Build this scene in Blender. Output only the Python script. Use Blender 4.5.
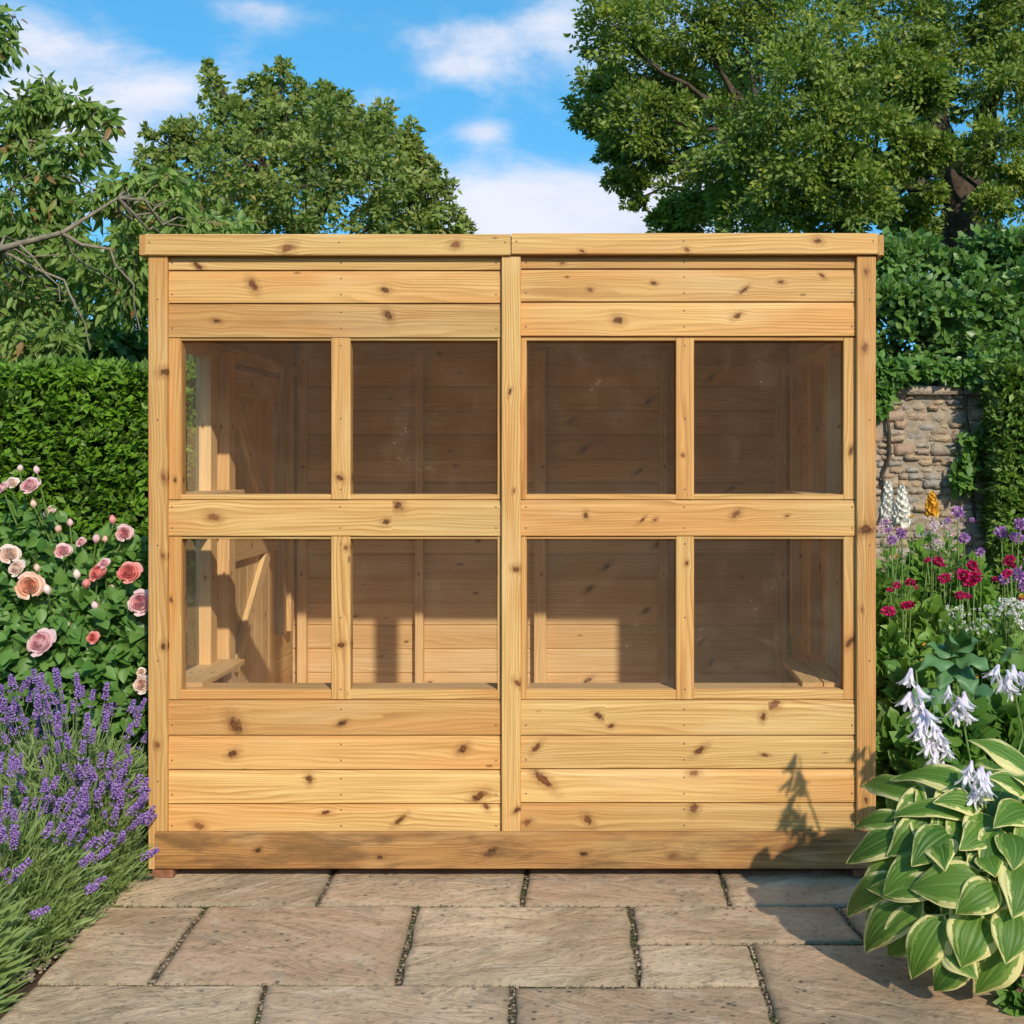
import bpy, math, random
import numpy as np
from mathutils import Vector, Matrix, Euler
for o in list(bpy.data.objects): bpy.data.objects.remove(o)
SC = bpy.context.scene
COL = SC.collection
R = math.radians
# ---------------------------------------------------------------- camera, sky, sun
D, H, S0, VX, VY = 4.3, 1.385, 304.0, 611.0, 455.0      # distance to shed front, eye height, px per metre at the front
F = S0*D
CX = (VX-512.5)/S0
cam = bpy.data.cameras.new('camera'); camo = bpy.data.objects.new('camera', cam); COL.objects.link(camo)
camo.location = (CX, -D, H); camo.rotation_euler = (R(90), 0, 0)
cam.sensor_width = 36; cam.lens = F/1024*36
cam.shift_x = (512-VX)/1024; cam.shift_y = (VY-512)/1024
cam.clip_end = 3000; cam.clip_start = .05
SC.camera = camo
SC.view_settings.view_transform = 'Standard'; SC.view_settings.look = 'None'
SC.view_settings.gamma = 1; SC.view_settings.exposure = 0.48
try: SC.view_settings.use_curve_mapping = False
except Exception: pass
SUN_EL, SUN_AZ = 30.5, 22.0       # azimuth: degrees to the right of straight behind the camera
sl = bpy.data.lights.new('sun', 'SUN'); so = bpy.data.objects.new('sun', sl); COL.objects.link(so)
sl.energy = 3.15; sl.angle = R(1.0); sl.color = (1.0, .89, .74)
sd = Vector((math.sin(R(SUN_AZ))*math.cos(R(SUN_EL)), -math.cos(R(SUN_AZ))*math.cos(R(SUN_EL)), math.sin(R(SUN_EL))))
so.rotation_euler = sd.to_track_quat('Z', 'Y').to_euler(); so.location = (3, -6, 6)

class NT:
    """tiny helper that writes shader node maths"""
    def __init__(s, nt): s.nt = nt; s.n = nt.nodes; s.l = nt.links
    def put(s, sock, v):
        if v is None: return
        if hasattr(v, 'is_linked') or isinstance(v, bpy.types.NodeSocket): s.l.new(v, sock)
        else:
            try: sock.default_value = v
            except Exception: sock.default_value = (*v, 1) if len(v) == 3 else v
    def node(s, t, **k):
        n = s.n.new(t)
        for a, b in k.items(): setattr(n, a, b)
        return n
    def m(s, op, a, b=None, c=None, clamp=False):
        n = s.node('ShaderNodeMath', operation=op, use_clamp=clamp)
        s.put(n.inputs[0], a); s.put(n.inputs[1], b); s.put(n.inputs[2], c)
        return n.outputs[0]
    def xyz(s, x, y, z):
        n = s.node('ShaderNodeCombineXYZ'); s.put(n.inputs[0], x); s.put(n.inputs[1], y); s.put(n.inputs[2], z); return n.outputs[0]
    def sep(s, v):
        n = s.node('ShaderNodeSeparateXYZ'); s.put(n.inputs[0], v); return n.outputs
    def noise(s, vec, scale=1, detail=2, rough=.5, dist=0):
        n = s.node('ShaderNodeTexNoise'); s.put(n.inputs['Vector'], vec); n.inputs['Scale'].default_value = scale
        n.inputs['Detail'].default_value = detail; n.inputs['Roughness'].default_value = rough; n.inputs['Distortion'].default_value = dist
        return n.outputs[0]
    def voro(s, vec, scale=1, feature='F1', out='Distance'):
        n = s.node('ShaderNodeTexVoronoi', feature=feature); s.put(n.inputs['Vector'], vec); n.inputs['Scale'].default_value = scale
        return n.outputs[out]
    def mix(s, f, a, b, blend='MIX'):
        n = s.node('ShaderNodeMix', data_type='RGBA', blend_type=blend)
        s.put(n.inputs[0], f); s.put(n.inputs[6], a if not isinstance(a, tuple) else (*a, 1)); s.put(n.inputs[7], b if not isinstance(b, tuple) else (*b, 1))
        return n.outputs[2]
    def smooth(s, v, a, b):
        n = s.node('ShaderNodeMapRange', interpolation_type='SMOOTHSTEP')
        s.put(n.inputs[0], v); n.inputs[1].default_value = a; n.inputs[2].default_value = b
        return n.outputs[0]
    def lin(s, v, a, b, c=0, d=1):
        n = s.node('ShaderNodeMapRange'); s.put(n.inputs[0], v)
        for i, q in enumerate((a, b, c, d)): n.inputs[i+1].default_value = q
        return n.outputs[0]
    def attr(s, name, out='Vector'):
        n = s.node('ShaderNodeAttribute', attribute_name=name); return n.outputs[out]
    def bump(s, h, strength=.3, dist=.01):
        n = s.node('ShaderNodeBump'); s.put(n.inputs['Height'], h); n.inputs['Strength'].default_value = strength; n.inputs['Distance'].default_value = dist
        return n.outputs[0]

W = bpy.data.worlds.new('World'); SC.world = W; W.use_nodes = True
n = NT(W.node_tree); W.node_tree.nodes.clear()
tc = n.node('ShaderNodeTexCoord').outputs['Generated']
x, y, z = n.sep(tc)
skyv = n.node('ShaderNodeVectorMath', operation='NORMALIZE'); n.put(skyv.inputs[0], n.xyz(x, y, n.m('ADD', n.m('MULTIPLY', z, .9), .30)))
sky = n.node('ShaderNodeTexSky', sky_type='NISHITA'); sky.sun_disc = False
sky.sun_elevation = R(SUN_EL); sky.sun_rotation = R(180-SUN_AZ); sky.air_density = 1.0; sky.dust_density = .4; sky.ozone_density = 2.0
n.l.new(skyv.outputs[0], sky.inputs['Vector'])
hs = n.node('ShaderNodeHueSaturation'); hs.inputs['Saturation'].default_value = 1.3; hs.inputs['Hue'].default_value = .482; hs.inputs['Value'].default_value = 1.25
n.l.new(sky.outputs[0], hs.inputs['Color'])
az = n.m('ARCTAN2', x, y); el = n.m('ARCSINE', z)
nz = n.noise(n.xyz(n.m('MULTIPLY', az, 5.2), n.m('MULTIPLY', el, 10), 1.3), 1.0, 8, .6, .35)
nz2 = n.noise(n.xyz(n.m('MULTIPLY', az, 18), n.m('MULTIPLY', el, 30), 4.3), 1.0, 6, .65)
def blob(px, py, sx, sy, amp):
    a0 = math.atan((px-VX)/F); e0 = math.atan((VY-py)/F)
    a = n.m('DIVIDE', n.m('SUBTRACT', az, a0), sx/F); b = n.m('DIVIDE', n.m('SUBTRACT', el, e0), sy/F)
    r2 = n.m('ADD', n.m('MULTIPLY', a, a), n.m('MULTIPLY', b, b))
    return n.m('MULTIPLY', n.m('EXPONENT', n.m('MULTIPLY', r2, -1.0)), amp)
acc = None
for b in ((560, 212, 150, 34, .75), (90, 150, 100, 50, .42), (60, 70, 130, 40, .26), (190, 110, 60, 24, .18), (250, 25, 90, 14, .2), (455, 40, 60, 20, .4), (460, 72, 50, 14, .32), (484, 134, 26, 12, .42), (560, 30, 50, 40, .25), (260, 30, 60, 18, .22), (690, 190, 60, 40, .3)):
    v = blob(*b); acc = v if acc is None else n.m('ADD', acc, v)
dens = n.m('ADD', n.m('ADD', n.m('MULTIPLY', nz, 1.25), n.m('MULTIPLY', nz2, .5)), acc)
cf = n.m('MULTIPLY', n.smooth(dens, .86, 1.42), .9)
ccol = n.mix(n.smooth(nz, .35, .65), (3.6, 3.8, 4.5), (4.5, 4.5, 4.9))
below = n.smooth(z, -.02, .03)
col = n.mix(n.m('MULTIPLY', cf, below), hs.outputs[0], ccol)
bg = n.node('ShaderNodeBackground'); n.l.new(col, bg.inputs[0]); bg.inputs[1].default_value = .15
wo = n.node('ShaderNodeOutputWorld'); n.l.new(bg.outputs[0], wo.inputs[0])

# ---------------------------------------------------------------- placing helpers
def P(px, py, Y):
    s = F/(Y+D); return Vector((CX+(px-VX)/s, Y, H-(py-VY)/s))
def G(px, py, z=0.0):
    s = (py-VY)/(H-z); return Vector((CX+(px-VX)/s, F/s-D, z))
FX = lambda px: (px-512.5)/S0
FZ = lambda py: (876-py)/S0
rng = np.random.default_rng(7); random.seed(11)

def tag(o, label=None, cat=None, group=None, kind=None):
    if label: o['label'] = label
    if cat: o['category'] = cat
    if group: o['group'] = group
    if kind: o['kind'] = kind
    return o
def thing(name, label, cat, loc=(0, 0, 0), group=None):
    o = bpy.data.objects.new(name, None); COL.objects.link(o); o.location = loc; o.empty_display_size = .1
    return tag(o, label, cat, group)
def base_of(parent):
    p = Vector((0, 0, 0))
    while parent is not None: p += Vector(parent.location); parent = parent.parent
    return p
def obj(name, me, parent=None):
    """mesh written in world coordinates; hung under parent"""
    if parent is not None:
        b = base_of(parent)
        if b.length > 0: me.transform(Matrix.Translation(-b))
    o = bpy.data.objects.new(name, me); COL.objects.link(o); o.parent = parent
    return o
def inst(name, me, loc, parent, rot=(0, 0, 0), sc=1.0):
    o = bpy.data.objects.new(name, me); COL.objects.link(o); o.parent = parent
    o.location = Vector(loc)-(base_of(parent) if parent else Vector((0, 0, 0))); o.rotation_euler = rot
    o.scale = (sc, sc, sc) if not hasattr(sc, '__len__') else sc
    return o
def raw_mesh(name, V, Fc, mats, mi=None, smooth=False, attrs=None):
    me = bpy.data.meshes.new(name); me.from_pydata([tuple(v) for v in V], [], [tuple(f) for f in Fc])
    for m in (mats if isinstance(mats, (list, tuple)) else [mats]): me.materials.append(m)
    if mi is not None: me.polygons.foreach_set('material_index', mi)
    if smooth: me.polygons.foreach_set('use_smooth', [True]*len(me.polygons))
    if attrs:
        for k, (dom, typ, arr) in attrs.items():
            a = me.attributes.new(k, typ, dom); a.data.foreach_set('value' if typ == 'FLOAT' else 'vector', np.asarray(arr, dtype=np.float32).ravel())
    me.update(); return me
def tri_mesh(name, V, T, mat, tint=None, smooth=False, uv=None):
    """fast triangle mesh from arrays"""
    V = np.asarray(V, np.float32); T = np.asarray(T, np.int32)
    me = bpy.data.meshes.new(name); me.vertices.add(len(V)); me.vertices.foreach_set('co', V.ravel())
    k = T.shape[1]
    me.loops.add(T.size); me.loops.foreach_set('vertex_index', T.ravel())
    me.polygons.add(len(T)); me.polygons.foreach_set('loop_start', np.arange(0, T.size, k, dtype=np.int32))
    me.polygons.foreach_set('loop_total', np.full(len(T), k, np.int32))
    if smooth: me.polygons.foreach_set('use_smooth', np.ones(len(T), bool))
    if tint is not None:
        a = me.attributes.new('tint', 'FLOAT', 'POINT'); a.data.foreach_set('value', np.asarray(tint, np.float32))
    if uv is not None:
        a = me.attributes.new('luv', 'FLOAT_VECTOR', 'POINT'); a.data.foreach_set('vector', np.asarray(uv, np.float32).ravel())
    me.materials.append(mat); me.update(calc_edges=True); me.validate(); return me
def norm(a): return a/np.maximum(np.linalg.norm(a, axis=-1, keepdims=True), 1e-9)

# leaf templates: x across, y along, z normal
T_DIAM = (np.array([(0, 0, 0), (-.27, .45, .07), (0, 1, -.06), (.27, .45, .07)]), np.array([(0, 2, 1), (0, 3, 2)]))
T_OVAL = (np.array([(0, 0, 0), (-.27, .28, .06), (-.3, .6, .05), (0, 1, -.12), (.3, .6, .05), (.27, .28, .06), (0, .45, -.01)]),
          np.array([(0, 6, 1), (1, 6, 2), (2, 6, 3), (3, 6, 4), (4, 6, 5), (5, 6, 0)]))
def prof_leaf(wd, n_=5, fold=.10, tipd=-.14, peak=.75, point=.8):
    v = [(0, 0, 0)]; f = []
    for i in range(1, n_):
        t = i/n_; w = wd*math.sin(math.pi*t**peak)**point; zc = tipd*t*t
        v += [(-w, t, zc+fold*w*1.2), (0, t, zc-.01), (w, t, zc+fold*w*1.2)]
    v.append((0, 1, tipd))
    f += [(0, 2, 1), (0, 3, 2)]
    for i in range(n_-2):
        a = 1+3*i; b = a+3; f += [(a, a+1, b+1), (a, b+1, b), (a+1, a+2, b+2), (a+1, b+2, b+1)]
    a = 1+3*(n_-2); f += [(a, a+1, a+3), (a+1, a+2, a+3)]
    return (np.array(v, float), np.array(f))
T_ROSE = prof_leaf(.33, 6, .5)
T_LONG = (np.array([(0, 0, 0), (-.16, .35, .04), (-.12, .7, -.02), (0, 1, -.16), (.12, .7, -.02), (.16, .35, .04), (0, .5, -.02)]),
          np.array([(0, 6, 1), (1, 6, 2), (2, 6, 3), (3, 6, 4), (4, 6, 5), (5, 6, 0)]))
T_LOBE = (np.array([(0, 0, 0), (-.16, .25, .03), (-.13, .35, .03), (-.3, .6, .04), (-.16, .68, .03), (0, 1, -.08), (.16, .68, .03), (.3, .6, .04), (.13, .35, .03), (.16, .25, .03), (0, .5, -.02)]),
          np.array([(0, 10, 1), (1, 10, 2), (2, 10, 3), (3, 10, 4), (4, 10, 5), (5, 10, 6), (6, 10, 7), (7, 10, 8), (8, 10, 9), (9, 10, 0)]))
T_BLADE = (np.array([(-.02, 0, 0), (.02, 0, 0), (-.03, .4, .0), (.03, .4, .0), (-.022, .75, -.04), (.022, .75, -.04), (0, 1, -.12)]),
           np.array([(0, 1, 3), (0, 3, 2), (2, 3, 5), (2, 5, 4), (4, 5, 6)]))
def leaves(name, pos, axis, nrm, size, tmpl, mat, parent, tint=None, width=1.0):
    pos = np.asarray(pos, float); n_ = len(pos)
    a = norm(np.asarray(axis, float)); b = norm(np.cross(a, np.asarray(nrm, float)+1e-4)); c = np.cross(b, a)
    size = np.broadcast_to(np.asarray(size, float), (n_,)); tv, tf = tmpl; k = len(tv)
    wv = np.broadcast_to(np.asarray(width, float), (n_,))
    V = pos[:, None, :] + size[:, None, None]*(tv[None, :, 0:1]*wv[:, None, None]*b[:, None, :] + tv[None, :, 1:2]*a[:, None, :] + tv[None, :, 2:3]*c[:, None, :])
    T = (tf[None]+(np.arange(n_)*k)[:, None, None]).reshape(-1, 3)
    if tint is None: tint = rng.random(n_)
    me = tri_mesh(name, V.reshape(-1, 3), T, mat, np.repeat(tint, k))
    return obj(name, me, parent)
def rdir(n_): return norm(rng.normal(size=(n_, 3)))
def tube_arrays(path, rad, seg=7):
    path = np.asarray(path, float); m_ = len(path); rad = np.broadcast_to(np.asarray(rad, float), (m_,))
    t = np.gradient(path, axis=0); t = norm(t)
    ref = np.array([.31, .23, .92]) if abs(t[0][2]) < .9 else np.array([1, .1, 0])
    V = []
    for i in range(m_):
        u = norm(np.cross(t[i], ref)); w = np.cross(t[i], u)
        for j in range(seg):
            q = 2*math.pi*j/seg; V.append(path[i]+rad[i]*(math.cos(q)*u+math.sin(q)*w))
    T = []
    for i in range(m_-1):
        for j in range(seg):
            a = i*seg+j; b = i*seg+(j+1) % seg; T += [(a, b, b+seg), (a, b+seg, a+seg)]
    return V, T
def tubes(name, items, mat, parent, seg=7, smooth=True):
    V = []; T = []
    for path, rad in items:
        v, t = tube_arrays(path, rad, seg); o_ = len(V); V += v; T += [(a+o_, b+o_, c+o_) for a, b, c in t]
    return obj(name, tri_mesh(name, V, T, mat, smooth=smooth, tint=np.full(len(V), .5)), parent)
def curve(p0, p1, bow=(0, 0, 0), n_=6, wob=0.0):
    p0 = np.array(p0, float); p1 = np.array(p1, float); t = np.linspace(0, 1, n_)[:, None]
    c = p0+(p1-p0)*t+np.array(bow)*4*t*(1-t)
    if wob: c[1:-1] += rng.normal(size=(n_-2, 3))*wob
    return c

# ---------------------------------------------------------------- materials
def new_mat(name):
    m = bpy.data.materials.new(name); m.use_nodes = True; m.node_tree.nodes.clear(); n_ = NT(m.node_tree)
    o = n_.node('ShaderNodeOutputMaterial'); return m, n_, o
def principled(n_, out, col, rough=.6, spec=.4, normal=None, **k):
    p = n_.node('ShaderNodeBsdfPrincipled'); n_.put(p.inputs['Base Color'], (*col, 1) if isinstance(col, tuple) and len(col) == 3 else col)
    n_.put(p.inputs['Roughness'], rough); n_.put(p.inputs['Specular IOR Level'], spec)
    if normal is not None: n_.put(p.inputs['Normal'], normal)
    for a, b in k.items(): n_.put(p.inputs[a], b)
    if out is not None: n_.l.new(p.outputs[0], out.inputs['Surface'])
    return p
def wood_mat(name, c0, c1, c2, ck, dirt=0.0, spec=.25):
    m, n_, out = new_mat(name)
    u, v, rn = n_.sep(n_.attr('wv')); du, dv, ks = n_.sep(n_.attr('kn')); tone, hue, _ = n_.sep(n_.attr('wt'))
    # grain bows round the knot
    a = n_.m('DIVIDE', du, n_.m('MULTIPLY', ks, 4.2)); b = n_.m('DIVIDE', dv, n_.m('MULTIPLY', ks, 2.4))
    E = n_.m('EXPONENT', n_.m('MULTIPLY', n_.m('ADD', n_.m('MULTIPLY', a, a), n_.m('MULTIPLY', b, b)), -1))
    v2 = n_.m('SUBTRACT', v, n_.m('MULTIPLY', n_.m('MULTIPLY', dv, E), .8))
    rs = n_.m('MULTIPLY', rn, 57.0)
    w1 = n_.noise(n_.xyz(n_.m('MULTIPLY', u, .75), n_.m('MULTIPLY', v2, 9), rs), 1, 1.5, .45)
    w2 = n_.noise(n_.xyz(n_.m('MULTIPLY', u, 4.0), n_.m('MULTIPLY', v2, 26), rs), 1, 2, .5)
    g = n_.m('ADD', n_.m('ADD', n_.m('MULTIPLY', v2, 84), n_.m('MULTIPLY', w1, 11)), n_.m('MULTIPLY', w2, 1.2))
    fr = n_.m('FRACT', g)
    ring = n_.m('MULTIPLY', n_.smooth(fr, .25, .93), n_.m('SUBTRACT', 1, n_.smooth(fr, .93, 1.0)))
    fib = n_.noise(n_.xyz(n_.m('MULTIPLY', u, 9), n_.m('MULTIPLY', v2, 420), rs), 1, 2, .6)
    fib2 = n_.noise(n_.xyz(n_.m('MULTIPLY', u, 2.5), n_.m('MULTIPLY', v2, 95), rs), 1, 3, .6)
    big = n_.noise(n_.xyz(n_.m('MULTIPLY', u, .9), n_.m('MULTIPLY', v2, 7), n_.m('ADD', rs, 9)), 1, 2, .5)
    col = n_.mix(n_.m('ADD', n_.smooth(big, .38, .66), hue, clamp=True), c0, c1)
    rstr = n_.lin(n_.noise(n_.xyz(n_.m('MULTIPLY', u, 2), n_.m('MULTIPLY', v2, 15), n_.m('ADD', rs, 3)), 1, 1), .3, .7, .15, .8)
    col = n_.mix(n_.m('MULTIPLY', ring, rstr), col, c2)
    col = n_.mix(n_.lin(fib2, .42, .75, 0, .6), col, c2)
    col = n_.mix(n_.lin(fib, .3, .75, .0, .28), col, n_.mix(.5, col, c2))
    gp = n_.noise(n_.xyz(n_.m('MULTIPLY', u, 1.6), n_.m('MULTIPLY', v, 5), n_.m('ADD', rs, 21)), 1, 3, .55)
    col = n_.mix(n_.m('MULTIPLY', n_.smooth(gp, .56, .76), .3), col, (.45, .37, .16))
    col = n_.mix(n_.m('MULTIPLY', n_.smooth(gp, .46, .28), .30), col, (.68, .50, .26))
    # small loose streaks and pin knots
    pv = n_.voro(n_.xyz(n_.m('MULTIPLY', u, 4.2), n_.m('MULTIPLY', v, 11), rs), 1)
    col = n_.mix(n_.m('MULTIPLY', n_.m('SUBTRACT', 1, n_.smooth(pv, .03, .07)), .6), col, ck)
    # knot
    wob = n_.m('MULTIPLY', n_.m('SUBTRACT', n_.noise(n_.xyz(n_.m('MULTIPLY', u, 75), n_.m('MULTIPLY', v, 75), rs), 1, 4, .65), .5), 1.9)
    kr = n_.m('FRACT', n_.m('MULTIPLY', ks, 7919.0))
    sk = n_.m('MULTIPLY', n_.m('SUBTRACT', kr, .5), 1.8); du = n_.m('ADD', du, n_.m('MULTIPLY', dv, sk)); dv = n_.m('MULTIPLY', dv, n_.lin(n_.m('FRACT', n_.m('MULTIPLY', kr, 7.3)), 0, 1, .45, 1.6))
    da = n_.m('DIVIDE', du, ks); db = n_.m('DIVIDE', dv, ks)
    dk = n_.m('ADD', n_.m('SQRT', n_.m('ADD', n_.m('MULTIPLY', n_.m('MULTIPLY', da, da), .62), n_.m('MULTIPLY', db, db))), wob)
    halo = n_.m('MULTIPLY', n_.m('SUBTRACT', 1, n_.smooth(dk, .9, 2.6)), .42)
    col = n_.mix(halo, col, n_.mix(.45, c2, ck))
    kc = n_.mix(n_.smooth(n_.m('SINE', n_.m('MULTIPLY', dk, 11)), -.6, .9), ck, n_.mix(.3, ck, c2))
    kc = n_.mix(n_.m('MULTIPLY', n_.smooth(n_.m('FRACT', n_.m('MULTIPLY', kr, 3.7)), .45, .8), .55), kc, (.30, .12, .04))
    col = n_.mix(n_.m('SUBTRACT', 1, n_.smooth(dk, .55, 1.15)), col, kc)
    if dirt:
        geo = n_.node('ShaderNodeNewGeometry').outputs['Position']
        dn = n_.noise(n_.xyz(n_.m('MULTIPLY', u, 3.3), n_.m('MULTIPLY', v, 16), 8.0), 1, 5, .65, .4)
        col = n_.mix(n_.m('MULTIPLY', n_.smooth(dn, .42, .64), dirt), col, (.14, .075, .03))
    col = n_.mix(1.0, col, n_.xyz(tone, tone, tone), 'MULTIPLY')
    hgt = n_.m('ADD', n_.m('MULTIPLY', ring, .4), n_.m('MULTIPLY', fib, .6))
    principled(n_, out, col, n_.lin(fib, .2, .8, .48, .7), spec, n_.bump(hgt, .35, .0012))
    return m
WOOD = wood_mat('pine', (.66, .44, .165), (.62, .32, .105), (.36, .165, .042), (.085, .028, .008))
WOODP = wood_mat('plinth_pine', (.45, .24, .08), (.36, .17, .055), (.18, .075, .024), (.04, .016, .008), dirt=.8)
WOODI = wood_mat('inner_pine', (.84, .60, .32), (.78, .50, .23), (.56, .32, .12), (.12, .05, .02))  # same pine, albedo raised to stand in for light inside the shed
def plain(name, col, rough=.7, spec=.3, nsc=20, amt=.25, bump=.2):
    m, n_, out = new_mat(name)
    geo = n_.node('ShaderNodeTexCoord').outputs['Object']
    t = n_.noise(geo, nsc, 4, .6)
    c = n_.mix(n_.lin(t, .3, .7, 0, 1), tuple(q*(1-amt) for q in col), tuple(min(1, q*(1+amt)) for q in col))
    principled(n_, out, c, rough, spec, n_.bump(t, bump, .005)); return m
def leaf_mat(name, dark, light, warm=None, rough=.5, trans=.35, spec=.35):
    m, n_, out = new_mat(name)
    t = n_.attr('tint', 'Fac')
    geo = n_.node('ShaderNodeNewGeometry')
    cl = n_.noise(geo.outputs['Position'], 1.6, 2, .5)
    f = n_.m('ADD', n_.m('MULTIPLY', t, .65), n_.m('MULTIPLY', n_.m('SUBTRACT', cl, .35), .9), clamp=True)
    c = n_.mix(f, dark, light)
    if warm: c = n_.mix(n_.smooth(t, .93, .99), c, warm)
    back = n_.mix(geo.outputs['Backfacing'], c, n_.mix(.35, c, (.25, .32, .16)))
    p = principled(n_, None, back, rough, spec)
    tr = n_.node('ShaderNodeBsdfTranslucent'); n_.l.new(n_.mix(1.0, c, (1.3, 1.45, .5), 'MULTIPLY'), tr.inputs[0])
    mx = n_.node('ShaderNodeMixShader'); mx.inputs[0].default_value = trans
    n_.l.new(p.outputs[0], mx.inputs[1]); n_.l.new(tr.outputs[0], mx.inputs[2]); n_.l.new(mx.outputs[0], out.inputs['Surface'])
    return m
def petal_mat(name, inner, outer, trans=.3, rough=.55):
    m, n_, out = new_mat(name)
    t = n_.attr('tint', 'Fac'); c = n_.mix(t, inner, outer)
    p = principled(n_, None, c, rough, .25)
    tr = n_.node('ShaderNodeBsdfTranslucent'); n_.l.new(c, tr.inputs[0])
    mx = n_.node('ShaderNodeMixShader'); mx.inputs[0].default_value = trans
    n_.l.new(p.outputs[0], mx.inputs[1]); n_.l.new(tr.outputs[0], mx.inputs[2]); n_.l.new(mx.outputs[0], out.inputs['Surface'])
    return m
OAK = leaf_mat('oak_leaf', (.09, .155, .02), (.29, .36, .055), (.36, .36, .06))
ASH = leaf_mat('tree_leaf', (.11, .175, .03), (.31, .37, .085), (.34, .28, .09))
CHERRY = leaf_mat('cherry_leaf', (.11, .20, .035), (.28, .39, .09), (.28, .17, .06))
SHRUB = leaf_mat('shrub_leaf', (.055, .14, .02), (.15, .28, .05), None, .38, .28, .5)
LAUREL = leaf_mat('laurel_leaf', (.07, .16, .03), (.19, .32, .07), None, .38, .28, .5)
HEDGE = leaf_mat('hedge_leaf', (.07, .17, .012), (.19, .35, .028), None, .5, .25)
YEW = leaf_mat('yew_leaf', (.07, .15, .02), (.20, .32, .045), (.3, .34, .06), .5, .25)
ROSEL = leaf_mat('rose_leaf', (.055, .16, .025), (.18, .33, .07), None, .5, .25, .5)
LAVL = leaf_mat('lavender_leaf', (.14, .22, .06), (.30, .40, .14), None, .6, .3)
GRASSL = leaf_mat('border_leaf', (.10, .22, .03), (.26, .41, .08), None, .5, .35)
BLUEL = leaf_mat('blue_green_leaf', (.06, .17, .07), (.14, .28, .11), None, .45, .2)
GROUNDL = leaf_mat('low_leaf', (.05, .15, .02), (.16, .29, .05), None, .5, .3)
STEM = plain('green_stem', (.13, .22, .05), .6, .3, 30)
BARK = plain('bark', (.07, .052, .036), .9, .15, 14, .45, .7)
BARKL = plain('pale_bark', (.23, .19, .13), .85, .2, 20, .35, .6)
CORE = plain('core_shade', (.028, .04, .014), .95, .05, 12, .5, .6)  # hedge core colour, dark to paint the shade inside
SOIL = plain('soil', (.085, .055, .036), .95, .15, 30, .5, .8)
PEB = plain('pebble', (.27, .21, .14), .7, .3, 9, .45, .2)
FELT = plain('roof_felt', (.06, .065, .06), .95, .2, 60, .3, .5)
BRICK = plain('brick_foot', (.22, .10, .055), .9, .2, 40, .35, .4)
NAIL = plain('nail_head', (.07, .05, .04), .5, .5, 40, .2, 0)

# ---------------------------------------------------------------- the ground
def ground_mat():
    m, n_, out = new_mat('lawn'); p = n_.node('ShaderNodeTexCoord').outputs['Object']
    t = n_.noise(p, 60, 4, .6); t2 = n_.noise(p, 1.5, 3)
    c = n_.mix(n_.lin(t, .3, .7), (.035, .08, .014), (.09, .15, .03)); c = n_.mix(n_.lin(t2, .3, .7, 0, .4), c, (.10, .14, .04))
    principled(n_, out, c, .9, .2, n_.bump(t, .6, .02)); return m
GR = raw_mesh('lawn', [(-900, -900, -.06), (900, -900, -.06), (900, 900, -.06), (-900, 900, -.06)], [(0, 1, 2, 3)], ground_mat())
tag(obj('lawn', GR), kind='structure')
def fbm2(xx, yy, sc, seed=0):
    r_ = np.random.default_rng(seed); out_ = 0; amp = 1
    for k in range(4):
        ph = r_.random((4, 3))*6.28
        for a, b, c in ph: out_ = out_+amp*np.sin(xx*sc*(1.2+math.sin(a))+yy*sc*(1.1+math.cos(a*1.7))*(-1 if b > 3 else 1)+c)/4
        sc *= 2.1; amp *= .5
    return out_
def sheet(name, x0, x1, y0, y1, z0, step, amp, mat, seed, kind='structure'):
    nx = int((x1-x0)/step)+1; ny = int((y1-y0)/step)+1
    X, Y = np.meshgrid(np.linspace(x0, x1, nx), np.linspace(y0, y1, ny)); r_ = np.random.default_rng(seed)
    Z = z0+amp*(fbm2(X, Y, 5, seed)+.5*r_.normal(size=X.shape))
    V = np.stack([X, Y, Z], -1).reshape(-1, 3); i = np.arange(ny*nx).reshape(ny, nx)
    Q = np.stack([i[:-1, :-1], i[:-1, 1:], i[1:, 1:], i[1:, :-1]], -1).reshape(-1, 4)
    return tag(obj(name, tri_mesh(name, V, Q, mat, smooth=True)), kind=kind)
sheet('flower_bed_soil', -3.6, -1.16, -1.9, 1.75, -.022, .03, .010, SOIL, 3)
sheet('border_soil', .98, 3.6, -1.9, 4.2, -.022, .03, .010, SOIL, 4)

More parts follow.
